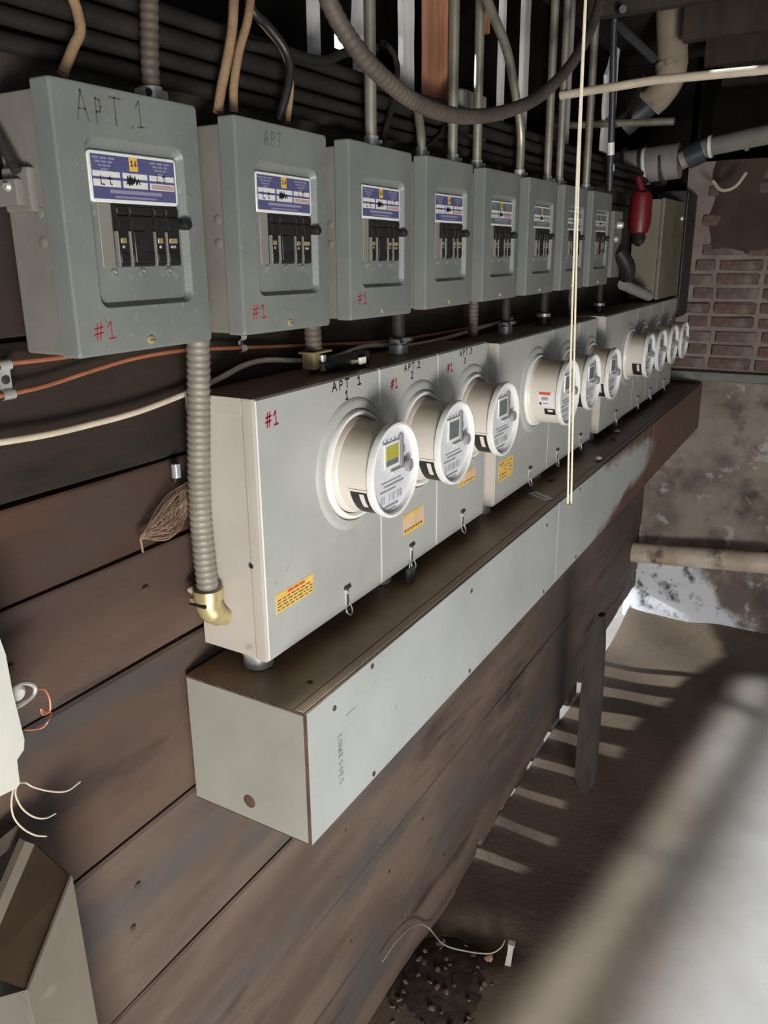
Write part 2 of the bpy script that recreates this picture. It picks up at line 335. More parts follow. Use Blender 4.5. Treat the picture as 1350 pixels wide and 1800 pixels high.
# bottom board, rising to the far end and notched by rot where daylight leaks in
mb = MB().use(PL[3])
notch = [(2.19, .05), (2.385, .055), (2.59, .05), (2.79, .06), (3.02, .09), (3.25, .12)]
def lower(y): return -.06 if y < 1.95 else min(.155, -.02+(y-1.95)*.080)
def in_notch(y): return any(abs(y-c) < w2/2-.0005 for c, w2 in notch)
ls = []
ys = sorted({round(-1.9+.06*i, 3) for i in range(107)} | {4.49} | {round(c+s2*(w2/2+e), 4) for c, w2 in notch for s2 in (-1, 1) for e in (-.001, .001)})
for y in ys:
    zz = max(lower(y), .032)+.004 if in_notch(y) else lower(y)+random.uniform(-.005, .005)
    ls.append([V((-.028, y, zz)), V((-.008, y, zz)), V((-.002, y, zz+.012)), V((-.003, y, .14 if zz < .12 else zz+.05)), V((-.004, y, .24)), V((-.008, y, .251)), V((-.028, y, .251))])
mb.loops(ls, True, True).build('plank', wall)
# packed earth and wood bits that plug most of the gap under the bottom board
mb = MB().use('dirt'); prev = 1.9
for i, (ny2, nw) in enumerate(notch+[(3.5, .10), (3.72, .12), (3.98, .30)]):
    a, b = prev, ny2-nw/2
    if b > a: mb.box(-.10, -.03, a, b, -.05, lower((a+b)/2)+.04, .012, 2)
    prev = ny2+nw/2
mb.build('sill', wall, kind='stuff')
# nail heads on the planks
nails = [(.62, .60), (.80, .66), (1.30, .60), (1.34, .71), (1.95, .58), (.70, .98), (.72, 1.05), (.56, 1.53), (.80, 1.55), (1.55, .42), (1.75, .45), (2.3, .42), (1.35, .36), (1.62, .20), (1.90, .205), (2.15, .20)]
for y, z in nails: MB().use('rust').lathe([(0, .0055), (.003, .005), (.004, .002)], (-.004, y, z), 'x', 8, True, True).build('nail', wall)
# wall above the planks: black lined bay, studs standing in front
up = MB().use('blackboard')
holes = []                                                   # slits between the old boards, open to the sky
for u0, u1, v0, v1 in ((588, 622, 30, 84), (542, 552, 136, 148), (640, 650, 166, 176), (703, 716, 170, 178), (966, 978, 195, 257), (985, 992, 250, 272)):
    a, b, c, d = at(u0, v1, 0, -.27), at(u1, v1, 0, -.27), at(u0, v0, 0, -.27), 0
    holes.append((a.y, b.y, a.z, c.z))
prev = -1.9
for y0, y1, z0, z1 in sorted(holes):
    if y0 < prev: continue
    up.box(-.30, -.27, prev, y0, 2.235, 2.95).box(-.30, -.27, y0, y1, z1, 2.95).box(-.30, -.27, y0, y1, 2.235, z0); prev = y1
up.box(-.30, -.27, prev, 4.52, 2.235, 2.95)
up.box(.07, .12, 4.515, 4.84, 2.40, 2.95).box(-.30, -.03, -1.9, 4.52, 2.19, 2.234).box(-.30, .10, 4.515, 4.55, 1.3, 2.95).box(.05, 3.3, 4.815, 4.83, 2.40, 2.95)
up.build('wall_upper_left', smooth=False, kind='structure')
MB().use('dark_wood').box(-.09, -.03, -1.9, 4.5, 2.236, 2.40).build('trim_1', kind='structure')
def stud(y0, y1, m, zt=2.95, zb=2.236, x=-.10, jag=0, th=.014, top=0):
    mb = MB().use(m); n = 10; ls = []
    for k in range(n+1):
        z = zb+(zt-zb)*k/n; j = random.uniform(-jag, jag)
        e = top*max(0, (k-n*.7)/(n*.3))
        ls.append([V((x-th, y0+j+e, z)), V((x, y0+j+e, z)), V((x, y1+random.uniform(-jag, jag), z)), V((x-th, y1, z))])
    return mb.loops(ls, True, True).build('stud')
SG = 'studs above the breaker boxes'
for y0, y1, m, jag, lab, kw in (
    (1.449, 1.476, 'pale_wood', .001, 'thin pale stud with a split, leftmost of the pale ones', {}),
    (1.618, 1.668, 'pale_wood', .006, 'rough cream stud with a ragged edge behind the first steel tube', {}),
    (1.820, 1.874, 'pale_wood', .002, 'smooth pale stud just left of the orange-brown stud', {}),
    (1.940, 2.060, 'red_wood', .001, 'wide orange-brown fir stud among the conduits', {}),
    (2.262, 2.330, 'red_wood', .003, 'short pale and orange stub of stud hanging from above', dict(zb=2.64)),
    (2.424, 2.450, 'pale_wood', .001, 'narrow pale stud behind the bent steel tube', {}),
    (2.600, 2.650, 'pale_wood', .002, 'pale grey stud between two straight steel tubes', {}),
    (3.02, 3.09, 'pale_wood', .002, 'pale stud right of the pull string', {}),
    (3.30, 3.45, 'pale_wood', .006, 'broken tapered pale board beside the dark drop rod', dict(zt=2.80, zb=2.42, x=-.03, top=.10))):
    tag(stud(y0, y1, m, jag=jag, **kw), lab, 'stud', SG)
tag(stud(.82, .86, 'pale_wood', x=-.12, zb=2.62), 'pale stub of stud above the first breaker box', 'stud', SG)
# far wall
far = MB().use('mortar').box(.075, 3.3, FARY+.012, FARY+.30, 1.40, 2.47).build('wall_far', smooth=False, kind='structure')
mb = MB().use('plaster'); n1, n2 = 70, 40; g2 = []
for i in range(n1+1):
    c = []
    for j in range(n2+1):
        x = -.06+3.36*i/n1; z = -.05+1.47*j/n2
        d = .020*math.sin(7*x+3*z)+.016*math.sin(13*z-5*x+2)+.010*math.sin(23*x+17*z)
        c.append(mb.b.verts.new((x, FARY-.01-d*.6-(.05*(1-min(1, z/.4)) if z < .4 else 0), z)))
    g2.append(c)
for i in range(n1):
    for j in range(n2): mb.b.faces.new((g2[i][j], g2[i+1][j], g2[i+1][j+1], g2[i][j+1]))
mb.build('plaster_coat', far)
MB().use('plain_wall').box(-.06, 3.3, FARY+.06, FARY+.3, -.1, 1.40).build('foundation', far)
pitch = .0716; bricks = []; row = 0; z = 1.445
bm_ = []
for q in range(4):
    mb = MB().use('brick' if q % 2 == 0 else 'brick2'); mb.box(0, .198 if q < 3 else .092, -.014, .09, 0, .053, .007, 2)
    for v in mb.b.verts: v.co += V((random.uniform(-.003, .003), random.uniform(-.003, .003), random.uniform(-.003, .003)))
    ob = mb.build('brick', far); bm_.append(ob)
used = set()
while z < 2.43:
    x = .055+(row % 2)*.10 + random.uniform(-.012, .012) + (0 if z < 1.95 else .12)
    first = True
    while x < 1.35:
        q = random.choice((0, 1, 2)); L_ = .198
        if first and row % 2: q = 3; L_ = .092
        src = bm_[q]
        if q not in used: o = src; used.add(q)
        else: o = src.copy(); COL.objects.link(o); o.parent = far
        o.location = (x, FARY+.012+random.uniform(-.004, .006), z+random.uniform(-.003, .003)); o.rotation_euler = (random.uniform(-.02, .02), random.uniform(-.012, .012), random.uniform(-.02, .02))
        x += L_+.021+random.uniform(0, .008); first = False
    z += pitch; row += 1
for q in range(4):
    if q not in used: bpy.data.objects.remove(bm_[q])
mb = MB().use('mud'); g2 = []                               # mud slapped over the upper courses
for i in range(31):
    c = []
    for j in range(15):
        x = .20+1.2*i/30+.012*math.sin(j*.9)*(i < 3); z2 = 2.03+.44*j/14+.014*math.sin(i*.8)*(j < 2)
        d = .012*math.sin(9*x+5*z2)+.010*math.sin(17*z2-8*x)
        c.append(mb.b.verts.new((x, FARY-.004-d*.6 if 0 < i and 0 < j else FARY+.014, z2)))
    g2.append(c)
for i in range(30):
    for j in range(14): mb.b.faces.new((g2[i][j], g2[i+1][j], g2[i+1][j+1], g2[i][j+1]))
mb.build('mud_render', far)
led = MB().use('ledge').box(.045, .60, FARY-.045, FARY+.2, 1.385, 1.432, .008, 2)
for v in led.b.verts: v.co += V((0, random.uniform(-.004, .004), random.uniform(-.003, .003)))
led.build('stone_ledge', far)
# room shell out of view
MB().use('plain_wall').box(3.28, 3.34, -2.0, -1.9+.05, 0, 2.95).box(3.28, 3.34, .3, 4.8, 0, 2.95).box(3.28, 3.34, -1.9, .3, 2.35, 2.95).build('wall_right', smooth=False, kind='structure')
MB().use('plain_wall').box(-.3, 1.3, -1.98, -1.92, 0, 2.95).box(1.3, 3.34, -1.98, -1.92, 2.35, 2.95).build('wall_back', smooth=False, kind='structure')
ceil = MB().use('ceiling').box(-.3, 3.34, -1.98, 4.86, 2.95, 3.0).build('ceiling', smooth=False, kind='structure')
for k in range(13):
    y = -1.55+.5*k
    if abs(y-.45) < .01: continue
    MB().use('dark_wood').box(-.02 if y < 3 else .2, 3.28, y, y+.05, 2.80, 2.95).build('joist', ceil)
# ================================================================ BREAKER BOXES
BW, BH, BD, YB, PB, ZB = .2344, .3096, .1004, .6433, .302, 1.931
def label_plate(root, blue='blue', det=True):
    lp = MB().use('rim'); y0, y1, z0, z1, x = .0455, .1895, .1805, .2385, .0925
    lp.loops([rr(y0, y1, z0, z1, .006, x), rr(y0, y1, z0, z1, .006, x+.0035), rr(y0+.001, y1-.001, z0+.001, z1-.001, .005, x+.0045)])
    lp.use(blue); x += .0046
    def q(a, b, c, d, k=0): lp.poly([(x+k, a, c), (x+k, b, c), (x+k, b, d), (x+k, a, d)])
    q(y0+.004, y1-.004, z0+.004, z1-.004); k = .0003
    lp.use('lav')
    for i in range(4):
        for a in (.052, .143):
            ww = .036-.008*i; c = a+.018
            for s in range(3): q(c-ww/2+s*ww/3, c-ww/2+(s+.8)*ww/3, .2295-i*.0042, .2317-i*.0042, k)
    q(.075, .160, .1915, .1955, k); q(.082, .150, .1865, .1885, k)
    lp.use('white')
    for a, b in ((.0505, .0925), (.0965, .1370), (.1405, .1835)):
        q(a, b, .2095, .2160, k); q(a, b, .1985, .2065, k)
    lp.use('yellow'); q(.1085, .1225, .2185, .2345, k)
    lp.use('pink'); q(.143, .182, .1995, .2050, 2*k)
    o = lp.build('rating_label', root, smooth=False)
    ik = MB().use('ink'); n = X; bx = x+.0002
    write(ik, '16', (bx, .1105, .2245), Y, Z, .006, .006, .0012, n)
    write(ik, 'Lt', (bx, .060, .2005), Y, Z, .010, .012, .0013, n); write(ik, '~', (bx, .102, .2005), Y, Z, .013, .020, .0016, n); write(ik, '~', (bx, .104, .2020), Y, Z, .009, .018, .0016, n)
    write(ik, 'Lt', (bx, .152, .2085), Y, Z, .010, .010, .0012, n)
    ik.build('handwriting', o, smooth=False, kind='stuff')
    return o
def make_box():
    root = thing('breaker_box', '', 'breaker box', (0, YB, ZB))
    # tub
    t = MB().use('tub_paint').box(0, .078, .002, BW-.002, .002, BH-.010, .004)
    t.build('tub', root)
    # cover with rounded edges and pressed-in recess
    c = MB().use('box_paint')
    a = (0, BW, 0, BH)
    def ins(d, r, x, y0=0, y1=BW, z0=0, z1=BH): return rr(y0+d, y1-d, z0+d, z1-d, r, x)
    rec = dict(y0=.0375, y1=.2030, z0=.0545, z1=.2540)
    c.loops([ins(.003, .003, .070), ins(0, .004, .0705), ins(0, .004, .0960), ins(.0012, .005, .0990), ins(.004, .006, BD),
             ins(-.003, .017, BD, **rec), ins(0, .015, BD+.0010, **rec), ins(.0025, .0135, BD+.0004, **rec), ins(.0085, .0095, .0925, **rec), ins(.0125, .008, .0922, **rec)])
    c.build('cover', root)
    label_plate(root)
    d = MB().use('black').box(.0915, .0930, .0775, .1885, .1050, .1800); d.build('breaker_opening', root, smooth=False)
    b = MB().use('tub_paint').box(.0920, .0945, .0555, .0750, .1060, .1800, .0008, 1).build('blank_filler', root)
    ylist = [(.0805, .0985), (.1015, .1400), (.1430, .1610), (.1635, .1870)]
    for i, (y0, y1) in enumerate(ylist):
        br = MB().use('black').box(.092, .0965, y0, y1, .1065, .1790, .0012, 2).box(.0965, .0995, y0+.001, y1-.001, .1500, .1660, .0015, 2)
        br.box(.0965, .0985, y0+.001, y1-.001, .1685, .1765, .001, 1).box(.0965, .0978, y0+.002, y1-.002, .110, .122, .0008, 1)
        bo = br.build('breaker', root)
        if i != 1:
            w_ = MB().use('brass').box(.0965, .0974, y0+.004, y1-.005, .1335, .1400, .0006, 1).use('zinc').box(.0965, .0972, y0+.006, y1-.008, .1275, .1310, .0004, 1)
            w_.build('rating_window', bo)
        else:
            MB().use('black').box(.0965, .0990, y0+.004, y1-.016, .110, .148, .001, 1).build('handle_tie', bo)
    for y in (.0790, .1000, .1415, .1622): MB().use('tub_paint').box(.0925, .0990, y-.0009, y+.0009, .1055, .1480, .0004, 1).build('divider', root)
    MB().use('black').lathe([(0, .0075), (.010, .0078), (.013, .006), (.014, .003)], (.0965, .1935, .1580), 'x', 14, True, True).build('tie_bar_knob', root)
    for y in (.0725, .1190, .1660):
        MB().use('box_paint').lathe([(0, .0055), (.0016, .0052), (.0022, .003), (.0010, .0015)], (.0922, y, .0980), 'x', 12, True, True).build('dimple', root)
    s = MB().use('brass').lathe([(0, .0058), (.0020, .0052), (.0028, .003)], (BD, .1160, .0125), 'x', 14, True, True).use('darkmetal').box(BD+.0026, BD+.0031, .1115, .1205, .0118, .0130)
    s.build('cover_screw', root)
    for z in (.168, .135):
        MB().use('tub_paint').lathe([(0, .0070), (-.0022, .0068), (-.0036, .0035)], (.058, .0035, z), 'y', 12, True, True).build('side_rivet', root)
    return root
proto = make_box()
labels = ['nearest grey breaker box, APT.1 pencilled on top and a rusty bracket on its side',
          'second grey breaker box from the left, two tan cloth cables entering its top',
          'third grey breaker box from the left, with one thick steel tube in its top',
          'fourth grey breaker box from the left, scraped pale and rusty along its lower edge',
          'fifth grey breaker box from the left, its label faded, under the bent steel tube',
          'sixth grey breaker box from the left, between two thin steel tubes',
          'seventh grey breaker box from the left, crossed by the hanging pull string',
          'eighth and farthest grey breaker box, last of the row before the dark fittings']
tilt = [0, .022, .020, .006, .006, 0, 0, 0]
boxes = []
for i in range(8):
    r = proto if i == 0 else dup(proto)
    r['label'] = labels[i]; r['group'] = 'breaker boxes in a row on the plank wall'
    r.location = (0.001, YB+i*PB, ZB); boxes.append(r)
faded = [c for c in proto.children if c.name.startswith('rating_label')][0].data.copy(); faded.materials[1] = M['teal']
for r in boxes[4:]:
    for c in r.children:
        if c.name.startswith('rating_label'): c.data = faded
    r.location.y += .002
for i in (1, 2): boxes[i].rotation_euler = (-tilt[i]*.6, 0, 0); boxes[i].location.y += .003
for i, (yo, zo) in enumerate([(.024, .020), (.020, .024), (.022, .028)]):
    write(MB().use('red'), '#1', (BD, yo, zo), Y, Z, .020, .020, .0016, X).build('number_mark', boxes[i], smooth=False)
a = MB().use('brownink'); write(a, 'A', (BD, .034, .268), Y, Z, .032, .024, .0018, X); write(a, 'P', (BD, .060, .266), Y, Z, .028, .016, .002, X); write(a, 'T.', (BD, .082, .268), Y, Z, .030, .026, .002, X); write(a, '1', (BD, .122, .270), Y, Z, .030, .022, .0016, X)
a.build('pencil_mark', boxes[0], smooth=False, kind='stuff')
a = MB().use('brownink'); write(a, 'APT', (BD, .066, .276), Y, Z, .020, .016, .0011, X); a.build('pencil_mark', boxes[1], smooth=False, kind='stuff')
# rusty latch bracket on the first box
b = MB().use('tub_paint').box(.012, .060, -.010, .003, .168, .218, .004).box(.004, .050, -.020, -.008, .175, .205, .003)
b.use('zinc').lathe([(0, .006), (-.004, .004)], (.036, -.020, .196), 'y', 10, True, True)
b.build('latch_bracket', boxes[0]); MB().use('darkmetal').cyl((.008, -.014, .275), (.050, -.016, .212), .006, n=10).build('latch_rod', boxes[0])
# ================================================================ METER CABINETS
PD, ZB2, ZT2, Y1, PW, PG = .1424, 1.4073, 1.8412, .9133, .8826, .0719
def cabinet(y0, wd, n, zb, zt, label, my, seams, d=PD, lat=()):
    root = thing('meter_cabinet', label, 'meter cabinet', (0, y0, zb), 'meter cabinets standing on the wireway')
    h = zt-zb
    MB().use('panel_side').box(.002, d-.022, 0, wd, 0, h, .002, 1).build('cabinet_body', root)
    e = MB().use('panel_side').box(d-.026, d-.003, -.0022, wd+.0022, -.002, h+.002, .003, 2).box(.004, d-.026, -.0016, .0002, h-.026, h+.0015, .0006, 1)
    e.build('cover_flange', root)
    ss = [0]+[s-y0 for s in seams]+[wd]
    for k in range(n):
        a, b = ss[k]+.0012, ss[k+1]-.0012; dp = MB().use('panel_paint')
        dp.loops([rr(a, b, 0, h, .002, d-.004), rr(a, b, 0, h, .002, d-.0018), rr(a+.0018, b-.0018, .0018, h-.0018, .002, d)], True, True)
        cy, cz = my[k][0]-y0, my[k][1]-zb                       # raised collar pressed round the socket
        dp.lathe([(-.001, .124), (.004, .119), (.006, .113), (.006, .104), (.003, .103)], (d, cy, cz), 'x', 40)
        dp.build('door_panel', root)
        ly = lat[k]-y0 if k < len(lat) else (a+b)/2
        lt = thing('', '', '') if 0 else None
        hb = MB().use('darkmetal').box(d, d+.005, ly-.010, ly+.010, .040, .046, .001, 1).use('zinc').box(d, d+.0020, ly-.0062, ly+.0062, .004, .040, .0006, 1).use('darkmetal').box(d+.0012, d+.0026, ly-.002, ly+.002, .006, .028)
        hb.use('zinc').lathe([(0, .0035), (.003, .003)], (d+.002, ly, .034), 'x', 8, True, True)
        hb.use('zinc').tube(spline([(d+.001, ly-.006, .006), (d+.005, ly-.008, -.004), (d+.008, ly, -.012), (d+.006, ly+.009, -.005), (d+.001, ly+.007, .010)], 6), .0014, 6)
        hb.use('darkmetal').box(d-.010, d+.004, ly-.009, ly+.010, -.006, -.003, .001, 1)
        hb.build('hasp', root)
    return root
m1 = [(1.186, 1.680), (1.441, 1.676), (1.705, 1.677)]; m2 = [(2.150, 1.672), (2.425, 1.662), (2.681, 1.654)]; m3 = [(3.231, 1.653), (3.460, 1.649), (3.710, 1.648), (3.970, 1.642)]
c1 = cabinet(Y1, PW, 3, ZB2, ZT2, 'nearest pale grey meter cabinet with three meters and red #1 marks', m1, [1.280, 1.527], lat=[1.150, 1.407, 1.667])
y2 = Y1+PW+PG
c2 = cabinet(y2, PW, 3, ZB2-.002, ZT2-.012, 'middle pale grey meter cabinet, its first meter bigger with a warning label', m2, [2.285, 2.545], lat=[2.133, 2.382, 2.628])
c3 = cabinet(2.86, 1.30, 4, ZB2-.002, ZT2-.016, 'farthest meter cabinet ending in the dark beside the brick wall', m3, [3.345, 3.585, 3.84], lat=[3.10, 3.46, 3.7, 4.0])
MB().use('panel_side').box(.03, .10, Y1+PW-c1.location.y, y2-c1.location.y, .05, .40, .004).box(.10, .118, Y1+PW-c1.location.y, y2-c1.location.y, .0, .425, .003).build('joining_sleeve', c1)
MB().use('panel_side').box(.03, .118, PW, 2.86-y2, .02, .41, .004).build('joining_sleeve', c2)
for c_, y0 in ((c1, Y1), (c2, y2), (c3, 2.86)):                # threaded nipples down into the wireway
    for dy in ((.045, .45) if c_ is not c1 else (.018+.02, .45)):
        MB().use('zinc').lathe([(-.0345, .026), (-.010, .026), (-.010, .029), (-.001, .029)], (.088, dy, 0), 'z', 20, True, True).build('nipple', c_)
def mark(root, txt, y, z, h, wd, th, m, d=PD):
    o = root.location; return write(MB().use(m), txt, (d, y-o.y, z-o.z), Y, Z, h, wd, th, X).build('number_mark' if '#' in txt else 'marker_lettering', root, smooth=False)
mark(c1, '#1', .935, 1.796, .021, .019, .0028, 'red'); mark(c1, '#1', 1.322, 1.797, .018, .016, .0026, 'red'); mark(c1, '#1', 1.572, 1.797, .018, .016, .0026, 'red')
mark(c1, 'APT 1', 1.120, 1.823, .015, .020, .0026, 'ink'); mark(c1, '1', 1.160, 1.803, .015, .014, .0026, 'ink')
mark(c1, 'APT.2', 1.376, 1.824, .013, .016, .0022, 'ink'); mark(c1, '2', 1.404, 1.806, .014, .014, .0024, 'ink')
mark(c1, 'APT.3', 1.636, 1.824, .013, .016, .0022, 'ink'); mark(c1, '3', 1.660, 1.806, .012, .013, .0022, 'ink')
def sticker(root, y0, y1, z0, z1, style, d=PD, shear=0.):
    o = root.location; s = MB().use('peach' if style == 'worn' else 'yellow')
    y0 -= o.y; y1 -= o.y; z0 -= o.z; z1 -= o.z; w_, h = y1-y0, z1-z0
    s.box(d, d+.0005, y0, y1, z0, z1); k = d+.0008
    def q(a, b, c, e): s.poly([(k, y0+a*w_, z0+c*h), (k, y0+b*w_, z0+c*h), (k, y0+b*w_, z0+e*h), (k, y0+a*w_, z0+e*h)])
    if style == 'text':
        s.use('redprint'); q(.30, .45, .78, .92); q(.47, .60, .78, .92); q(.62, .76, .78, .92)
        s.use('brownink')
        for r in range(4):
            x = .03
            while x < .93:
                l = random.uniform(.05, .13); q(x, min(x+l, .97), .10+.165*r, .165+.165*r); x += l+.035
    elif style == 'worn':
        s.use('yellow'); q(0, 1, 0, .26); q(0, .75, .82, 1); s.use('brownink')
        for i in range(7): q(.06+.13*i, .13+.13*i, .16, .24)
    else:
        s.use('brownink')
        for r in range(5):
            for i in range(5):
                if random.random() < .75: x = .06+.18*i; q(x, x+random.uniform(.06, .14), .12+.17*r, .18+.17*r)
    return s.build('caution_sticker', root, smooth=False)
sticker(c1, .938, 1.044, 1.483, 1.517, 'text'); sticker(c1, 1.371, 1.463, 1.480, 1.525, 'worn')
o = sticker(c1, 1.640, 1.740, 1.515, 1.545, 'worn'); 
sticker(c2, 1.893, 1.994, 1.463, 1.519, 'plain'); sticker(c2, 2.40, 2.46, 1.535, 1.570, 'plain'); sticker(c3, 2.95, 3.00, 1.555, 1.585, 'plain')
# dark blotches round the side knockout
MB().use('black').lathe([(0, .0045), (-.0006, .0042)], (.118, -.0022, at(432, 992, 1, Y1).z-ZB2), 'y', 12, True, True).build('side_hole', c1)
# dark tag hung on the second hasp
tg = thing('seal_tag', 'dark grey plastic seal tag hanging under the second cabinet hasp', 'tag', (PD+.006, 1.393, 1.382))
MB().use('tag').box(-.005, .005, -.016, .014, -.0105, .022, .003).build('tag_body', tg); MB().use('zinc').tube(spline([(0, -.006, .021), (0, -.004, .030), (0, .004, .030), (0, .006, .021)], 5), .001, 6).build('wire_loop', tg)
# ---------------------------------------------------------------- meters
def meter(y, z, label, R=.086, xb=PD, xf=.232, style=0):
    root = thing('electric_meter', label, 'electric meter', (xb, y, z), 'round electric meters')
    L_ = xf-xb
    MB().use('zinc' if style == 3 else 'rim').lathe([(.0, .1005), (.006, .1015), (.012, .0985), (.013, .094), (.010, .091), (.006, .090)], (0, 0, 0), 'x', 40).build('mounting_ring', root)
    r0 = R-.004
    MB().use('meter').lathe([(.003, R+.002), (.012, R+.001), (.018, r0), (L_-.012, r0-.001), (L_-.006, r0)], (0, 0, 0), 'x', 48).build('meter_body', root)
    MB().use('rim').lathe([(L_-.013, r0-.0005), (L_-.012, R-.001), (L_-.004, R), (L_, R-.0012), (L_+.001, R-.005), (L_-.001, R-.008), (L_-.010, R-.009)], (0, 0, 0), 'x', 48).build('rim', root)
    f = MB().use('face').lathe([(L_-.010, R-.0088), (L_-.0098, .001)], (0, 0, 0), 'x', 40, False, True)
    x = L_-.0095
    def q(a, b, c, d, k=0., mm=None):
        if mm: f.use(mm)
        f.poly([(x+k, a, c), (x+k, b, c), (x+k, b, d), (x+k, a, d)])
    fo = None
    # printed lines, bar code and rating block on the lower half
    rnd = random.Random(int(y*1000))
    q(-.040, .030, -.020, -.0175, .0002, 'print'); q(-.030, .040, -.028, -.0245, .0002); q(-.045, .01, -.036, -.033, .0002)
    for i in range(16):
        if rnd.random() < .75: q(-.042+.0048*i, -.042+.0048*i+rnd.uniform(.001, .0035), -.056, -.042, .0002)
    q(-.030, .020, -.066, -.0625, .0002); q(-.018, .012, -.0725, -.070, .0002)
    for i in range(5): q(-.036+.014*i, -.030+.014*i, .054, .058, .0002)
    for i in range(2): q(.040, .047, .002+.02*i, .016+.02*i, .0002, 'lav')
    f.build('face_plate', root, smooth=False)
    dsp = MB().use('rim').box(x, x+.004, -.034, .022, .006, .052, .002, 2)
    dsp.use('lcdy' if style == 1 else 'lcd').box(x+.0038, x+.0048, -.029, .014, .022 if style == 1 else .012, .046)
    dsp.use('lcd').box(x+.0038, x+.0045, -.029, .014, .011, .021)
    dsp.build('display', root)
    MB().use('lens').box(x, x+.005, .024, .034, -.002, .060, .001, 1).build('side_strip', root)
    MB().use('lens').lathe([(L_-.002, .0125), (L_+.004, .012), (L_+.006, .009), (L_+.0055, .006)], (0, .042, .000), 'x', 18, True, True).use('white').box(L_-.006, L_-.003, -.01, .03, -.006, -.001).build('optical_port', root)
    MB().use('glass').lathe([(L_-.0035, R-.0075), (L_-.001, R*.75), (L_+.0005, R*.4), (L_+.0009, .001)], (0, 0, 0), 'x', 40).build('glass', root)
    # contact window in the body, low on the near side
    def patch(mm, a0, a1, x0, x1, rad, name, th=.0012):
        p = MB().use(mm); n = 6; ls = []
        for i in range(n+1):
            a = math.radians(a0+(a1-a0)*i/n); c, s = math.cos(a), math.sin(a)
            ls.append([V((x0, c*rad, s*rad)), V((x0, c*(rad+th), s*(rad+th))), V((x1, c*(rad+th), s*(rad+th))), V((x1, c*rad, s*rad))])
        return p.loops(ls, True, True).build(name, root)
    if style != 2:
        patch('black', 197, 243, L_-.050, L_-.014, r0-.0010, 'contact_window'); patch('meter', 200, 222, L_-.032, L_-.023, r0+.0002, 'contact_plate', .0006); patch('rim', 197, 246, L_-.0145, L_-.0125, r0-.001, 'window_edge', .003)
        patch('meter', 194, 197, L_-.052, L_-.013, r0-.0012, 'window_frame', .002)
    else:
        patch('white', 172, 199, L_-.062, L_-.020, r0-.0012, 'rating_label'); patch('redprint', 172.5, 177.5, L_-.060, L_-.028, r0, 'warning_strip', .0004)
        patch('print', 181, 187, L_-.052, L_-.034, r0, 'fine_print', .0004); patch('ink', 191, 196, L_-.058, L_-.053, r0, 'approval_mark', .0004); patch('print', 191.5, 194, L_-.048, L_-.034, r0, 'fine_print', .0004)
        patch('black', 203, 216, L_-.046, L_-.016, r0-.0010, 'contact_window'); patch('white', 205, 209, L_-.036, L_-.022, r0+.0004, 'contact_plate', .0005)
    return root
mlab = ['nearest round electric meter, showing a yellow display', 'second electric meter from the left on the nearest cabinet', 'third electric meter, rightmost on the nearest cabinet',
        'bigger beige electric meter with a white warning label on its side, behind the pull string', 'fifth electric meter, just behind the labelled one', 'sixth electric meter, rightmost on the middle cabinet',
        'seventh electric meter, first on the farthest cabinet, with a dark side window', 'eighth electric meter, second on the farthest cabinet', 'ninth electric meter, third on the farthest cabinet', 'tenth and farthest electric meter, half hidden by the brick wall']
for i, (y, z) in enumerate(m1+m2+m3):
    meter(y, z, mlab[i], R=.092 if i == 3 else .0865, xf=.245 if i == 3 else .232 if i < 6 else .228, style=1 if i == 0 else 2 if i == 3 else 0)
# ================================================================ WIREWAY
TW, TH, TL, TY, TZ = .2501, .2431, 3.62, .865, 1.3701
tr = thing('wireway', 'long dusty grey steel wireway trough under the meter cabinets', 'wireway', (0, TY, TZ))
MB().use('trough_paint').box(.004, TW-.006, .003, TL, -TH+.002, -.001, .001, 1).build('trough_body', tr)
e = MB().use('trough_end').box(.001, TW-.001, -.0015, .003, -TH+.001, -.001, .0012, 1)
e.build('end_cap', tr)
MB().use('rust').box(TW-.006, TW+.0004, -.0022, -.0004, -TH, -.0005, .0004, 1).box(.001, TW, -.0020, -.0004, -.0045, 0, .0004, 1).box(.002, TW, -.0018, -.0004, -TH, -TH+.003, .0004, 1).build('rusty_seam', tr)
for k in range(3):
    a, b = 1.225*k, min(1.225*(k+1)-.002, TL)
    MB().use('trough_paint').box(TW-.006, TW, a+(0 if k else -.001), b, -TH, -.0005, .0018, 2).box(TW-.024, TW-.006, a, b, -.0005, .0018, .0008, 1).build('front_cover', tr)
    MB().use('trough_paint').box(.002, TW-.026, a, b, -.001, .0008, .0004, 1).build('top_sheet', tr)
    for dy in (.075, .195, .62, 1.12):
        for z in (-.035 if dy > .1 else -.030, -TH+.012):
            if dy < .1 and z < -.1: continue
            MB().use('rust').lathe([(0, .0052), (.0016, .0045), (.0024, .002)], (TW, a+dy, z if dy != .195 or z < -.1 else -.012), 'x', 10, True, True).build('cover_screw', tr)
MB().use('rust').lathe([(0, .0125), (-.0010, .011), (-.0018, .006), (-.0008, .003)], (.124, -.0016, -.205), 'y', 16, True, True).build('knockout', tr)
MB().use('rust').lathe([(0, .006), (.002, .005), (.003, .002)], at(545, 1200, 2, TZ)-V((0, TY, TZ)), 'z', 10, True, True).build('top_screw', tr)
tx = MB().use('greyink'); p = at(592, 1296, 0, TW)-V((0, TY, TZ))
write(tx, 'CNWESOES', (TW, p.y+.004, p.z), -Z, Y, .011, .0125, .0017, X); write(tx, 'L', (TW, p.y+.03, p.z+.025), -Z, Y, .03, .004, .0016, X)
tx.build('pencil_lettering', tr, smooth=False, kind='stuff')
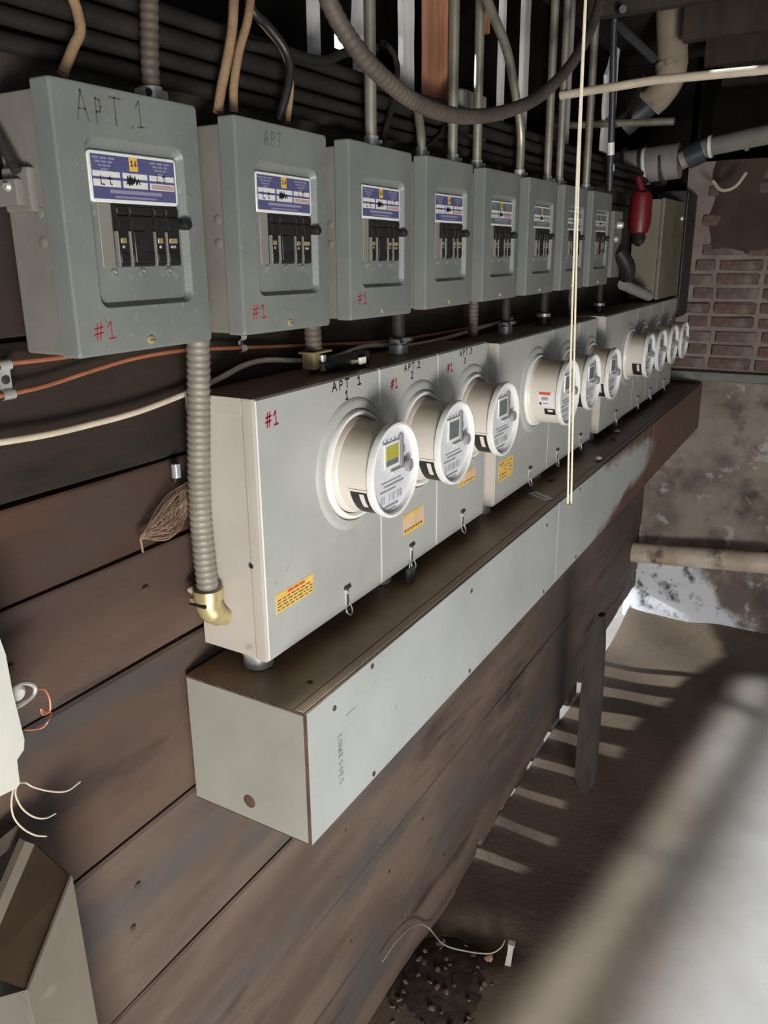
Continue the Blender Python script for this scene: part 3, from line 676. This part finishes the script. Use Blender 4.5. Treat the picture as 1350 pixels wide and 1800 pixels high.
# litter on the wireway
lt = thing('paper_label', 'small white printed strip lying on the dusty wireway', 'paper', (.184, 2.119, TZ+.001))
MB().use('white').box(-.016, .016, -.040, .040, 0, .002, 0, 1, Matrix.Rotation(.98, 4, 'Z')).build('strip', lt)
lt2 = MB().use('ink')
for i in range(5): lt2.box(-.008, -.002, -.028+.011*i, -.020+.011*i, .0021, .0024, 0, 1, Matrix.Rotation(.98, 4, 'Z'))
lt2.build('printing', lt, smooth=False)
for i, (u, v, c) in enumerate(((1052, 808, 'white'), (1078, 771, 'stone'), (1060, 752, 'stone'), (1092, 737, 'stone'), (1085, 760, 'white'), (1115, 722, 'stone'), (968, 843, 'stone'))):
    p = at(u, v, 2, TZ+.0022); mb = MB().use(c); bmesh.ops.create_icosphere(mb.b, subdivisions=1, radius=.012)
    for q in mb.b.verts: q.co = V((q.co.x*random.uniform(.7, 1.3), q.co.y*random.uniform(1, 2), (q.co.z+.012)*random.uniform(.4, .6)))
    o = mb.build('debris_chip', smooth=False); o.location = p; tag(o, ('pale flake', 'brown crumb third nearest', 'brown crumb at mid distance', 'brown crumb second farthest', 'pale narrow flake', 'farthest brown crumb', 'nearest brown crumb')[i]+' lying on the dusty wireway top', 'debris', 'debris on the wireway')
# ================================================================ CONDUITS, CABLES
def conduit(name, label, path, r, m='emt', cat='conduit', n=14, group=None, sp=True, fit=None, cor=None):
    """path in world; root at the first point"""
    o0 = V(path[0]); root = thing(name, label, cat, o0, group); pp = [V(q)-o0 for q in path]
    mb = MB().use(m)
    if cor: corrugated(mb, pp, r, cor[0], cor[1], n)
    else: mb.tube(spline(pp, 10) if sp and len(pp) > 2 else pp, r, n)
    mb.build('tube' if 'cable' not in name and 'wire' not in name else 'sheath', root)
    if fit == 'set':     # set-screw connector where the tube enters the box
        f = MB().use('zinc').lathe([(-.004, r*1.55), (.006, r*1.5), (.008, r*1.3), (.030, r*1.28), (.031, r*1.02)], (0, 0, 0), 'z', 16, True, True).cyl((r, 0, .018), (r*2.0, 0, .018), .004, n=8)
        f.build('connector', root)
    if fit == 'clamp':
        f = MB().use('zinc').lathe([(-.003, r*1.35), (.012, r*1.35), (.013, r*1.1)], (0, 0, 0), 'z', 18, True, True)
        f.box(-.010, .012, -r*1.75, r*1.75, .014, .028, .004, 2).lathe([(.013, r*1.22), (.030, r*1.22)], (0, 0, 0), 'z', 18, True, True)
        f.use('darkmetal').lathe([(0, .005), (.004, .004)], (.012, -r*1.35, .021), 'x', 10, True, True)
        f.build('clamp_connector', root)
    return root
ZT = ZB+BH-.008
TUBES = 'straight steel tubes dropping into the breaker boxes'
for (u0, u1, v1, x, r, lab) in ((660, 652, 245, .055, .0115, 'thick steel tube entering the third breaker box'), (797, 795, 275, .055, .0115, 'steel tube entering the fourth breaker box beside the fir stud'),
        (838, 838, 283, .055, .0110, 'steel tube between the fourth and fifth breaker boxes with a rusty connector'), (952, 962, 305, .055, .0115, 'left steel tube of the pair over the sixth breaker box'),
        (977, 983, 310, .055, .0115, 'right steel tube of the pair over the sixth breaker box'), (1022, 1030, 322, .055, .0125, 'steel tube over the farthest breaker boxes, just behind the pull string')):
    p = at(u1, v1, 0, x); p.z = ZT
    conduit('steel_conduit', lab, [p, (x, p.y+.002, 2.79)], r, fit='set', group=TUBES)
p = at(913, 300, 0, .055); p.z = ZT
conduit('steel_conduit', 'bent steel tube curving over to the left above the fifth breaker box', [p, p+V((0, 0, .12)), at(905, 160, 0, .06), at(890, 85, 0, .08), at(860, 10, 0, .10), at(838, -60, 0, .12)], .0115, fit='set', group=TUBES)
p = at(740, 268, 0, .055); p.z = ZT
conduit('steel_conduit', 'short offset steel tube at the right top of the third breaker box', [p, p+V((0, 0, .05)), at(733, 190, 0, .035), at(724, 170, 0, .0), at(718, 164, 0, -.06), at(716, 168, 0, -.25)], .0095, fit='set', group=TUBES)
# flexible armoured pieces
p = at(264, 150, 0, .05); p.z = ZT
conduit('flexible_conduit', 'dusty flexible conduit clamped into the top of the nearest breaker box', [p, p+V((0, .003, .06)), at(262, 0, 0, .05), at(258, -70, 0, .045)], .0125, 'flexdark', cor=(.011, .12), fit='clamp')
root = conduit('flexible_conduit', 'thick ribbed grey flexible conduit from the nearest breaker box down to a brass elbow', [at(349, 640, 1, .90)+V((0, 0, .0)), at(349, 760, 1, .895), at(352, 900, 1, .89), at(366, 1042, 1, .885)][::-1]+[V((.056, .899, 2.0)), V((.050, .899, 2.085)), V((.049, .899, 2.10))], .0185, 'flex', cor=(.0105, .10), n=20)
pe = V(root.location)
pl_ = at(398, 1092, 1, Y1)
e = MB().use('brass').tube(spline([(0, 0, .006), (0, 0, -.022), (.004, .006, -.036), (pl_.x-pe.x-.004, .016, -.045), (pl_.x-pe.x, Y1-pe.y, -.050)], 6), [.0215]*7+[.021]*6+[.0185]*6+[.017]*6, 18)
e.tube([(0, 0, .008), (0, 0, -.010)], .0245, 18).box(-.034, -.018, -.010, .004, -.006, .008, .003).box(-.034, -.018, -.010, .004, -.024, -.012, .003).use('zinc').cyl((-.030, -.012, .002), (-.030, .006, .002), .004, n=8)
e.use('black').box(-.020, .014, -.0250, -.0205, -.016, -.013)
e.build('brass_elbow', root); MB().use('zinc').lathe([(-.012, .021), (.010, .021), (.011, .017), (.022, .015)], V((.049, .899, 2.10))-pe, 'z', 18, True, True).build('top_connector', root)
p = at(552, 640, 0, .06); zc = ZT2+.001
r_ = conduit('flexible_conduit', 'short ribbed conduit between the second breaker box and a black elbow', [V((.06, p.y, zc+.028)), V((.06, p.y, zc+.055)), V((.06, p.y-.002, ZB+.004))], .0165, 'flexdark', cor=(.010, .12))
f = MB().use('brass').box(-.006, .022, -.030, -.012, -.020, .012, .004).box(.010, .024, -.006, .016, -.026, -.012, .004).box(-.01, .022, -.034, .028, .008, .012, .001, 1).use('zinc').lathe([(-.006, .008), (.006, .008)], (.016, .002, -.002), 'z', 10, True, True)
f.build('connector', r_)
f = MB().use('black').tube(spline([(0, -.01, -.012), (.020, .02, -.014), (.032, .06, -.013), (.036, .105, -.012)], 6), .0145, 14).box(.018, .046, .098, .122, -.026, .002, .004).use('rim').box(.050, .056, .070, .092, -.020, -.006, .002).use('brass').cyl((.048, .054, -.013), (.048, .068, -.013), .004, n=8)
f.build('black_elbow', r_)
for i, (u, v, kind, lab) in enumerate(((700, 600, 'clamp', 'short stub with a shiny two-screw clamp under the third breaker box'), (831, 595, 'flex', 'ribbed stub between the fourth box and the nearest cabinet'),
        (888, 575, 'clamp', 'dull clamped stub under the fifth breaker box'), (955, 560, 'nut', 'stub with a bright lock nut under the sixth breaker box'), (1003, 560, 'plain', 'plain dark stub under the seventh breaker box'), (1052, 548, 'nut', 'small stub with a pale collar under the eighth breaker box'))):
    zt_ = (ZT2 if i < 2 else ZT2-.012 if i < 5 else ZT2-.016)+.002; x = .060
    y = at(u, v, 0, x).y; y = min(max(y, 0), 4)
    q = conduit('conduit_stub', lab, [V((x, y, zt_)), V((x, y, (zt_+ZB)/2)), V((x, y, ZB+.006 if kind != 'flex' else 2.0))], .0150 if i == 0 else .0135, 'flexdark' if kind in ('flex', 'plain') else 'darkpipe', cor=(.010, .12) if kind == 'flex' else None, group='stubs between boxes and cabinets')
    f = MB()
    if kind == 'clamp':
        f.use('zinc').lathe([(-.001, .021), (.018, .021), (.019, .016)], (0, 0, 0), 'z', 20, True, True).lathe([(.020, .019), (.032, .019)], (0, 0, 0), 'z', 20, True, True).box(.0, .020, -.032, .032, .022, .032, .005, 2)
        f.use('darkmetal').lathe([(0, .005), (.003, .004)], (.020, -.024, .027), 'x', 10, True, True).lathe([(0, .005), (.003, .004)], (.020, .024, .027), 'x', 10, True, True); f.build('clamp_connector', q)
    elif kind == 'nut':
        f.use('black').lathe([(0, .026), (.020, .024), (.021, .015)], (0, 0, 0), 'z', 16, True, True).use('zinc').lathe([(.022, .022), (.032, .022), (.033, .015)], (0, 0, 0), 'z', 16, True, True); f.build('lock_nut', q)
# cloth covered and other cables
for pts, r, m, lab in (
    ([(110, 130, .05), (128, 85, .05), (141, 55, .05), (136, 20, .045), (122, -20, .04), (105, -80, .03)], .0065, 'cloth', 'tan cloth cable curling up from the nearest breaker box'),
    ([(383, 198, .05), (388, 160, .05), (400, 100, .05), (408, 50, .05), (411, 0, .045), (415, -70, .03)], .0075, 'cloth', 'left tan cloth cable of the pair into the second breaker box'),
    ([(411, 198, .05), (411, 150, .052), (420, 90, .05), (434, 40, .05), (440, 0, .045), (446, -70, .03)], .0068, 'cloth', 'right tan cloth cable of the pair into the second breaker box'),
    ([(505, 215, .05), (511, 160, .05), (508, 120, .05), (494, 82, .045), (470, 52, .03), (446, 20, .02), (430, -40, .01)], .0052, 'cloth', 'thin tan cable looping into the right of the second breaker box'),
    ([(488, 212, .045), (502, 170, .055), (510, 120, .06), (500, 85, .055), (470, 45, .045), (445, 20, .04), (425, -30, .03)], .0070, 'black', 'black cable bending down beside the thin tan one'),
    ([(672, 245, .035), (688, 190, .03), (698, 130, .02), (694, 100, .015), (683, 82, .01), (672, 76, -.02)], .0062, 'darkpipe', 'grey-brown cable hooking over behind the first steel tube'),
    ([(745, 262, .03), (765, 245, .03), (778, 228, .025), (780, 212, .02), (772, 200, .0)], .0050, 'darkpipe', 'thin brown cable curled beside the offset steel tube'),
    ([(430, 78, .02), (500, 90, .02), (545, 104, .02), (575, 106, .015), (610, 92, .01), (660, 84, -.02)], .0085, 'darkpipe', 'wavy dark cable crossing behind the hose')):
    q = conduit('cable', lab, [at(u, v, 0, x) for u, v, x in pts], r, m, 'cable', 10)
# horizontal bundle behind
BG = 'pipes running along the wall above the breaker boxes'
for i, (u, v, x, r, m) in enumerate(((400, 62, .0, .012, 'darkpipe'), (400, 98, .01, .014, 'darkpipe'), (500, 162, .012, .0105, 'darkpipe'), (600, 150, -.035, .010, 'darkpipe'), (600, 215, .015, .011, 'darkpipe'), (560, 196, -.02, .014, 'blackboard'))):
    p = at(u, v, 0, x); dz = (.0, .004, -.006, .01, 0, 0)[i]
    q = conduit('long_conduit', ('topmost dark pipe of the horizontal bundle', 'thicker dusty pipe second from the top of the bundle', 'brownish pipe in the middle of the horizontal bundle', 'thin pipe behind the middle of the bundle', 'lowest visible pipe of the horizontal bundle', 'black pipe at the back of the bundle')[i],
            [V((x, -.6, p.z-dz)), V((x, 1.2, p.z)), V((x, 2.6, p.z+dz*.5)), V((x, 4.2, p.z+dz))], r, m, 'pipe', 12, BG)
# big armoured hose in a hanging loop
conduit('flexible_hose', 'thick brown armoured hose hanging in a loop in front of the steel tubes', [at(u, v, 0, x) for u, v, x in ((560, -70, .19), (575, -5, .20), (610, 62, .21), (655, 118, .22), (715, 170, .225), (770, 196, .225), (830, 205, .22), (895, 194, .215), (950, 168, .20), (1000, 118, .19), (1032, 65, .18), (1052, 10, .17), (1066, -70, .15))], .0140, 'flexdark', 'hose', 16, cor=(.012, .10))
# wall wires
w1 = [(0, 640, .012), (60, 634, .012), (110, 628, .012), (170, 618, .010), (260, 600, .010), (330, 596, .010)]
conduit('copper_wire', 'upper bare orange copper wire running behind the nearest breaker box', [at(-60, 646, 0, .012)]+[at(u, v, 0, x) for u, v, x in w1], .0032, 'copper', 'wire', 8)
w2 = [(-60, 706, .012), (0, 696, .012), (80, 678, .012), (160, 652, .012), (240, 629, .012), (330, 615, .012), (430, 611, .010), (560, 606, .010), (700, 597, .010), (860, 570, .010)]
conduit('copper_wire', 'lower bare orange copper wire sagging along the planks', [at(u, v, 0, x) for u, v, x in w2], .0032, 'copper', 'wire', 8)
w3 = [(-60, 785, .014), (0, 777, .014), (80, 764, .014), (150, 748, .014), (240, 724, .014), (325, 692, .012), (380, 668, .012), (430, 642, .012), (470, 633, .012), (530, 634, .012), (585, 628, .012), (640, 609, .012), (690, 606, .012), (760, 600, .012), (900, 560, .012)]
conduit('cream_cable', 'cream cable drooping along the wall behind the ribbed conduit', [at(u, v, 0, x) for u, v, x in w3], .0048, 'cream_wire', 'cable', 10)
for u0, v0, u1, v1, s, lab in ((8, 642, 14, 694, 1., 'shiny two-wire strap at the left edge holding both copper wires'), (425, 592, 428, 612, .8, 'small strap holding the copper wires under the second breaker box')):
    a, b = at(u0, v0, 0, .012), at(u1, v1, 0, .012)
    st = thing('wire_strap', lab, 'strap', (0, (a.y+b.y)/2, (a.z+b.z)/2)); L0 = V(st.location)
    prof = []
    for p in (a, b):
        for k in range(9):
            t_ = math.pi*k/8; prof.append((.010+.0075*math.sin(t_), p.z+.0065*math.cos(t_)))
    mb = MB().use('zinc'); wv = .016*s
    ls = [[V((x, a.y-L0.y-wv/2+(b.y-a.y)*i/17*.4, z-L0.z)), V((x, a.y-L0.y+wv/2+(b.y-a.y)*i/17*.4, z-L0.z)), V((x-.0012, a.y-L0.y+wv/2+(b.y-a.y)*i/17*.4, z-L0.z)), V((x-.0012, a.y-L0.y-wv/2+(b.y-a.y)*i/17*.4, z-L0.z))] for i, (x, z) in enumerate(prof)]
    mb.loops(ls, True, True).build('strap_band', st)
    MB().use('darkmetal').lathe([(0, .0055*s), (.002, .005*s), (.003, .002)], (.0105, 0, 0), 'x', 12, True, True).build('strap_screw', st)
# pull string (doubled) with a knotted end
s0 = thing('pull_string', 'doubled cream pull string hanging from the ceiling with a knotted yellow end', 'string', at(1000, 888, 0, .45))
o0 = V(s0.location)
for k, du in ((0, -3), (1, 3)):
    MB().use('string').tube(spline([at(1032+du*.2, -60, 0, .45)-o0, at(1022+du*.4, 160, 0, .45)-o0, at(1015+du*.6, 330, 0, .45)-o0, at(1007+du, 600, 0, .45)-o0, at(1001+du, 885, 0, .45)-o0], 8), .0019, 6).build('strand', s0)
MB().use('brass').tube([(0, -.005, -.001), (0, .005, .003)], .0035, 8).build('knot', s0)
top = at(1032, -60, 0, .45); MB().use('string').tube([top-o0, V((top.x, top.y, 2.95))-o0], .0019, 6).build('strand', s0)
# dusty web and insulator clip beside the ribbed conduit
wb = thing('dust_web', 'tan dusty web with holes stuck to the planks left of the ribbed conduit', 'cobweb', at(300, 900, 0, .012)); o0 = V(wb.location)
mb = MB().use('web'); rw = random.Random(3)
tip = at(247, 946, 0, .016)-o0
for k in range(55):
    f = rw.random(); e0 = at(330+rw.uniform(-4, 3), 846+58*f, 0, rw.uniform(.012, .024))-o0
    bow = V((rw.uniform(0, .012), 0, .010*(f-.45)*-4)); t1 = tip+V((0, rw.uniform(-.002, .004), rw.uniform(-.003, .004)))
    e1 = e0+(t1-e0)*rw.choice((.6, .8, 1, 1, 1)); mb.tube(spline([e0, (e0+e1)/2+bow, e1], 5), rw.uniform(.0003, .0006), 4)
for k in range(26):
    t = rw.random()**1.3*.8; a = at(328-78*t, 852+86*t, 0, .018)-o0; b = at(330-82*t, 902+44*t, 0, .020)-o0
    mb.tube([a+(b-a)*rw.uniform(0, .2), (a+b)/2+V((.004, rw.uniform(-.006, .006), 0)), b+(a-b)*rw.uniform(0, .3)], rw.uniform(.0004, .0010), 4)
mb.tube([tip, tip+V((.001, 0, -.012)), tip+V((0, .002, -.023))], .0018, 6)
mb.build('web_threads', wb, smooth=False, kind='stuff')
ic = at(315, 824, 0, .01); MBi = MB().use('lens').tube([(0, -.007, -.012), (0, -.007, .010)], .0075, 10).use('darkmetal').tube([(-.008, -.004, -.022), (-.004, -.004, -.012)], .0025, 6)
o = MBi.build('cable_clip'); o.location = ic; tag(o, 'small grey cable clip nailed to the planks left of the ribbed conduit', 'clip')
# ================================================================ LEFT FOREGROUND
cr = thing('meter_socket_box', 'cream box at the left edge of the frame with a steel hasp', 'box', (0, .40, 1.42)); o0 = V(cr.location)
def L3(u, v, x): return at(u, v, 0, x)-o0
pr = [L3(-160, 1080, .10), L3(-4, 1112, .10), L3(10, 1150, .10), L3(22, 1215, .10), L3(43, 1300, .10), L3(42, 1318, .10), L3(30, 1336, .10), L3(35, 1378, .10), L3(30, 1385, .10), L3(-160, 1480, .10)]
pr = [V((.10, p.y, p.z)) for p in pr]
bb = MB().use('cream').prism(pr, (-.095, 0, 0)); bb.build('box_shell', cr, smooth=False)
hp = MB().use('zinc'); ct = L3(35, 1220, .085)
hp.tube(spline([L3(-5, 1232, .085), L3(15, 1215, .085), L3(40, 1201, .085), L3(60, 1206, .085), L3(58, 1222, .085), L3(35, 1240, .085), L3(10, 1252, .085)], 8), .0028, 8)
hp.build('hasp_loop', cr)
MB().use('cream').lathe([(0, .010), (.010, .0095), (.013, .006)], ct+V((-.012, 0, 0)), 'x', 14, True, True).build('bolt', cr)
MB().use('copper').tube(spline([L3(62, 1212, .085), L3(78, 1212, .085), L3(87, 1228, .085), L3(88, 1248, .085), L3(80, 1252, .08), L3(72, 1246, .08), L3(76, 1256, .08), L3(90, 1252, .085), L3(84, 1268, .09), L3(72, 1280, .085), L3(40, 1284, .08)], 8), .0013, 6).build('seal_wire', cr)
for pts in ([(30, 1376), (45, 1376), (60, 1384), (90, 1391), (118, 1390), (141, 1374)], [(28, 1384), (28, 1400), (40, 1422), (60, 1436), (80, 1438), (98, 1430)], [(24, 1384), (20, 1410), (24, 1436), (40, 1456), (62, 1468), (82, 1470)]):
    MB().use('cream_wire').tube(spline([L3(u, v, .06+.02*(k == 0)) for k, (u, v) in enumerate(pts)], 8), .0012, 6).build('loose_wire', cr)
ch = thing('metal_chute', 'tan open metal chute with a sloping top in the lower left corner', 'chute', (.05, .40, .80)); o0 = V(ch.location)
XF, XB = .15, .05
A, C, B = [at(*q, 0, XF) for q in ((127, 1540), (172, 1770), (50, 1740))]
zb = .78
def W(p): return V(p)-o0
ch1 = MB().use('tan').prism([W((XF, A.y, A.z)), W((XF, B.y, B.z)), W((XF, B.y+.012, zb)), W((XF, A.y+.012, zb))], (-.004, 0, 0)); ch1.build('front_plate', ch, smooth=False)
D = at(-60, 1826, 1, B.y)
ch2 = MB().use('tub_paint').prism([W((XF-.001, B.y, B.z)), W((XB, B.y, B.z-.075)), W((XB, B.y, zb)), W((XF-.001, B.y+.008, zb))], (0, .004, 0)); ch2.build('end_plate', ch, smooth=False)
E1, E2 = at(85, 1490, 0, XB), at(0, 1690, 0, XB)
ch3 = MB().use('brownin').prism([W((XF-.004, A.y, A.z-.004)), W((XB, A.y+.02, A.z-.010)), W((XB, B.y, B.z-.030)), W((XF-.004, B.y+.002, B.z-.004))], (0, .004, -.004)); ch3.build('sloping_floor', ch, smooth=False)
d_ = V((XB, A.y+.02, A.z-.010)); e_ = V((XB, B.y-.06, B.z-.10))
MB().use('tan').prism([W(d_), W(e_), W(e_+V((0, -.012, .012))), W(d_+V((0, -.012, .014)))], (-.012, 0, 0)).build('back_rail', ch, smooth=False)
MB().use('dark_wood').prism([W((.02, A.y+.02, A.z+.01)), W((.02, B.y-.12, A.z-.02)), W((.02, B.y-.12, A.z-.045)), W((.02, A.y+.02, A.z-.015))], (-.014, 0, 0)).build('wall_cleat', ch, smooth=False)
# ================================================================ FLOOR OBJECTS
pst = MB().use('post_wood')
def sq(x0, x1, z): return [V((x0, 2.695, z)), V((x1, 2.695, z)), V((x1, 2.735, z)), V((x0, 2.735, z))]
pst.loops([sq(.212, .236, -.01), sq(.185, .262, .05), sq(.186, .262, .45), sq(.205, .258, .64), sq(.228, .250, .76)], True, True)
o = pst.build('broken_post'); tag(o, 'broken dark timber post standing on the floor by the plank wall', 'post')
# drain pipe along the far wall
conduit('drain_pipe', 'dusty tan drain pipe along the foot of the far wall', [at(1080, 968, 1, 4.33), at(1350, 990, 1, 4.33), V((3.2, 4.33, .42))], .056, 'floorpipe', 'pipe', 20, sp=False)
# rubble
mb = MB().use('dirt'); g2 = []; n1, n2 = 30, 40
for i in range(n1+1):
    c = []
    for j in range(n2+1):
        x = .002+.36*i/n1; y = 1.22+.62*j/n2
        f = max(0, 1-((x-.06)/.24)**2)*max(0, 1-((y-1.58)/.27)**2); c.append(mb.b.verts.new((x, y, -.045+.060*f**.5+random.uniform(-.002, .002)*(f > 0))))
    g2.append(c)
for i in range(n1):
    for j in range(n2): mb.b.faces.new((g2[i][j], g2[i+1][j], g2[i+1][j+1], g2[i][j+1]))
so = mb.build('soil_heap'); so['kind'] = 'stuff'; tag(so, 'dark soil heaped against the foot of the plank wall', 'soil')
src = []
for q in range(4):
    mb = MB().use('stone'); bmesh.ops.create_icosphere(mb.b, subdivisions=1, radius=.011)
    sc = V((random.uniform(.7, 1.2), random.uniform(1., 2.0), random.uniform(.4, .7)))
    for v in mb.b.verts: v.co = V((v.co.x*sc.x, v.co.y*sc.y, v.co.z*sc.z))+V((random.uniform(-.002, .002),)*3)
    o = mb.build('rubble_chip', smooth=False); src.append(o)
for i in range(56):
    o = src[i] if i < 4 else src[i % 4].copy()
    if i >= 4: COL.objects.link(o)
    x, y = .025+.22*random.random()**1.2, 1.40+.42*random.random()
    f = max(0, 1-((x-.06)/.24)**2)*max(0, 1-((y-1.58)/.27)**2)
    o.location = (x, y, max(-.010, -.045+.060*f**.5)+.004); o.rotation_euler = (random.uniform(-.3, .3), random.uniform(-.3, .3), random.uniform(0, 6)); s = random.uniform(.35, .95); o.scale = (s, s, s)
    tag(o, 'small brown rubble chip in the soil at the foot of the plank wall', 'rubble', 'rubble chips by the plank wall')
mb = MB().use('pinkstone'); bmesh.ops.create_icosphere(mb.b, subdivisions=1, radius=.014)
o = mb.build('brick_chip', smooth=False); o.location = at(860, 1683, 2, .012); o.scale = (1, 1.2, .6); tag(o, 'pinkish brick chip under the string loop', 'rubble')
sk = at(893, 1695, 2, -.005); mb = MB().use('stake').loops([[V((x*s, y*s, z)) for x, y in ((-.011, -.009), (.011, -.009), (.011, .009), (-.011, .009))] for z, s in ((0, .8), (.04, .7), (.075, .72), (.088, .95))], True, True)
o = mb.build('short_stake'); o.location = sk; o.rotation_euler = (.05, .1, .2); tag(o, 'short grey stake standing in the soil at the end of the string', 'stake')
stp = [(672, 1690, .12), (700, 1650, .09), (730, 1626, .07), (752, 1630, .06), (780, 1660, .04), (820, 1672, .03), (860, 1676, .03), (880, 1666, .045), (888, 1652, .058)]
conduit('string', 'thin grey string looping from the planks to the short stake', [at(u, v, 0, .018) if u < 740 else at(u, v, 2, z) for u, v, z in stp], .0022, 'greypipe', 'string', 6)
# ================================================================ FAR UPPER RIGHT: pipes and fittings
root = conduit('wrapped_pipe', 'tan wrapped pipe dropping from the ceiling and bending left', [at(1180, -140, 1, 3.6), at(1180, 20, 1, 3.6), at(1182, 95, 1, 3.6), at(1178, 135, 1, 3.6), at(1160, 165, 1, 3.6), at(1142, 182, 1, 3.6)], .058, 'tape', 'pipe', 18)
a, b = at(1152, 172, 1, 3.6), at(1095, 222, 1, 3.6); MB().use('ironpipe').cyl(a-V(root.location), b-V(root.location), .050, .046, n=18).build('iron_branch', root)
for (u0, v0, u1, v1, m) in ((1180, 108, 1181, 118, 'rim'), (1145, 176, 1139, 183, 'cream_wire')): MB().use('tape').cyl(at(u0, v0, 1, 3.6)-V(root.location), at(u1, v1, 1, 3.6)-V(root.location), .062, n=18).build('band', root)
yr = 2.523; conduit('hanger_rod', 'slim cream rod crossing to the upper right in front of the wrapped pipe', [at(985, 168, 1, yr), at(1150, 141, 1, yr), at(1350, 122, 1, yr), V((1.6, yr, 2.53))], .0125, 'cream_wire', 'rod', 10, sp=False)
conduit('hanger_rod', 'dull second rod below the wrapped pipe', [at(960, 222, 1, 3.3), at(1185, 213, 1, 3.3)], .014, 'emt', 'rod', 10, sp=False)
root = conduit('grey_pipe', 'pale grey painted pipe with a coupling at the right edge', [at(1196, 283, 1, 3.85), at(1245, 258, 1, 3.85), at(1350, 236, 1, 3.70), at(1500, 206, 1, 3.6)], .038, 'greypipe', 'pipe', 18, sp=False)
o0 = V(root.location)
for (u0, v0, u1, v1, rad, m) in ((1208, 277, 1236, 264, .050, 'ironpipe'), (1246, 258, 1252, 257, .046, 'rim'), (1310, 246, 1316, 245, .044, 'greypipe')): MB().use(m).cyl(at(u0, v0, 1, 3.84)-o0, at(u1, v1, 1, 3.84)-o0, rad, n=18).build('coupling', root)
root = conduit('lagged_pipe', 'thick stained lagged pipe below the grey pipe', [at(1070, 300, 1, 3.9), at(1125, 292, 1, 3.9), at(1195, 282, 1, 3.9)], .075, 'lagging', 'pipe', 20, sp=False); o0 = V(root.location)
for u, m in ((1098, 'darkmetal'), (1127, 'darkmetal'), (1134, 'rim'), (1163, 'ironpipe')): MB().use(m).cyl(at(u, 292, 1, 3.9)-o0, at(u+5, 291, 1, 3.9)-o0, .080, n=20).build('band', root)
root = conduit('drop_rod', 'dark bluish drop rod hanging beside the broken board', [at(1071, 335, 0, .06), at(1076, 200, 0, .06), at(1079, 60, 0, .06), at(1083, 24, 0, .07), at(1095, 16, 0, .12)], .012, 'ironpipe', 'rod', 12)
for va, vb in ((250, 272), (289, 301)):  # highlights on the rod, put in as white rings
    MB().use('rim').cyl(at(1074.5-.004*va, va, 0, .06)-V(root.location), at(1074.5-.004*vb, vb, 0, .06)-V(root.location), .0135, n=12).build('painted_highlight', root)
conduit('brace', 'dark diagonal iron brace running to the wrapped pipe', [at(1083, 40, 1, 3.3), at(1150, 105, 1, 3.5)], .016, 'ironpipe', 'brace', 8, sp=False)
conduit('brace', 'second dark diagonal brace under the cream rod', [at(1100, 215, 1, 3.35), at(1130, 135, 1, 3.55)], .014, 'darkpipe', 'brace', 8, sp=False)
conduit('pipe_hook', 'pale curved strap hanging from the dark above the brick wall', [at(1253, 318, 1, 4.3), at(1268, 334, 1, 4.3), at(1292, 328, 1, 4.3), at(1312, 303, 1, 4.3)], .008, 'cream_wire', 'hook', 8)
# red can with a black nozzle
p0, p1 = at(1128, 345, 1, 3.35), at(1122, 412, 1, 3.35)
rc = thing('red_bottle', 'dull red plastic bottle hung upside down by the beige box', 'bottle', p1); q = p0-p1
MB().use('redplastic').tube([q*1.15, q*1.1, q*.95, q*.3, q*.05, V((0, 0, 0))], [.012, .034, .042, .044, .036, .022], 18).build('bottle_body', rc)
MB().use('black').tube([V((0, 0, .002)), V((.003, -.004, -.022)), V((.012, .004, -.034))], [.026, .030, .018], 12).build('nozzle', rc)
MB().use('redplastic').tube([q*1.14, q*1.5+V((-.02, 0, 0))], .014, 10).build('hanger_neck', rc)
sb = thing('service_box', 'beige service box with brown rust stains on its lower half', 'box', (0.001, 3.74, 1.84))
MB().use('beige').box(0, .115, 0, .42, 0, .42, .004).build('box_shell', sb); MB().use('beige').box(.116, .132, -.004, .424, -.004, .424, .004).build('box_door', sb); MB().use('zinc').lathe([(0, .012), (.01, .010)], (.132, .38, .35), 'x', 10, True, True).build('door_catch', sb)
MB().use('darkmetal').cyl((.06, .2, .42), (.06, .2, .45), .016, n=10).build('entry_hub', sb)
gb = thing('grey_box', 'tall dark grey box in the corner next to the brick wall', 'box', (0.001, 4.20, 1.72))
MB().use('darkmetal').box(0, .13, 0, .26, 0, .60, .005).build('box_shell', gb); MB().use('darkmetal').box(.131, .14, .01, .25, .01, .59, .003).build('box_door', gb)
# lever fittings between the last breaker box and the service box
lf = thing('switch_box', 'small dark switch with metal knobs beside the last breaker box', 'switch', (0.001, 3.10, 1.93))
MB().use('tub_paint').box(0, .085, 0, .12, .02, .26, .004).build('switch_body', lf)
MB().use('zinc').lathe([(0, .016), (.014, .014), (.02, .008)], (.085, .06, .21), 'x', 12, True, True).build('knob', lf); MB().use('zinc').lathe([(0, .012), (.012, .010)], (.085, .03, .16), 'x', 12, True, True).build('knob', lf)
MB().use('black').tube(spline([(.09, .06, .12), (.12, .10, .06), (.11, .14, .02)], 5), .030, 12).build('lever', lf)
conduit('conduit_stub', 'pale lever-like pipe slanting under the red bottle', [at(1095, 500, 0, .08), at(1112, 445, 0, .10), at(1140, 520, 0, .12)][::2], .022, 'greypipe', group='stubs between boxes and cabinets', sp=False)
# grey disc-like junction box behind the steel tubes
jb = thing('junction_box', 'dim grey junction box behind the tubes above the fourth breaker box', 'box', (-.06, 2.02, 2.33))
MB().use('tub_paint').box(0, .05, -.055, .085, -.01, .11, .012, 3).build('box_shell', jb); MB().use('tub_paint').box(.0505, .054, -.05, .08, -.005, .105, .01, 3).build('lid', jb)
S.frame_set(1)
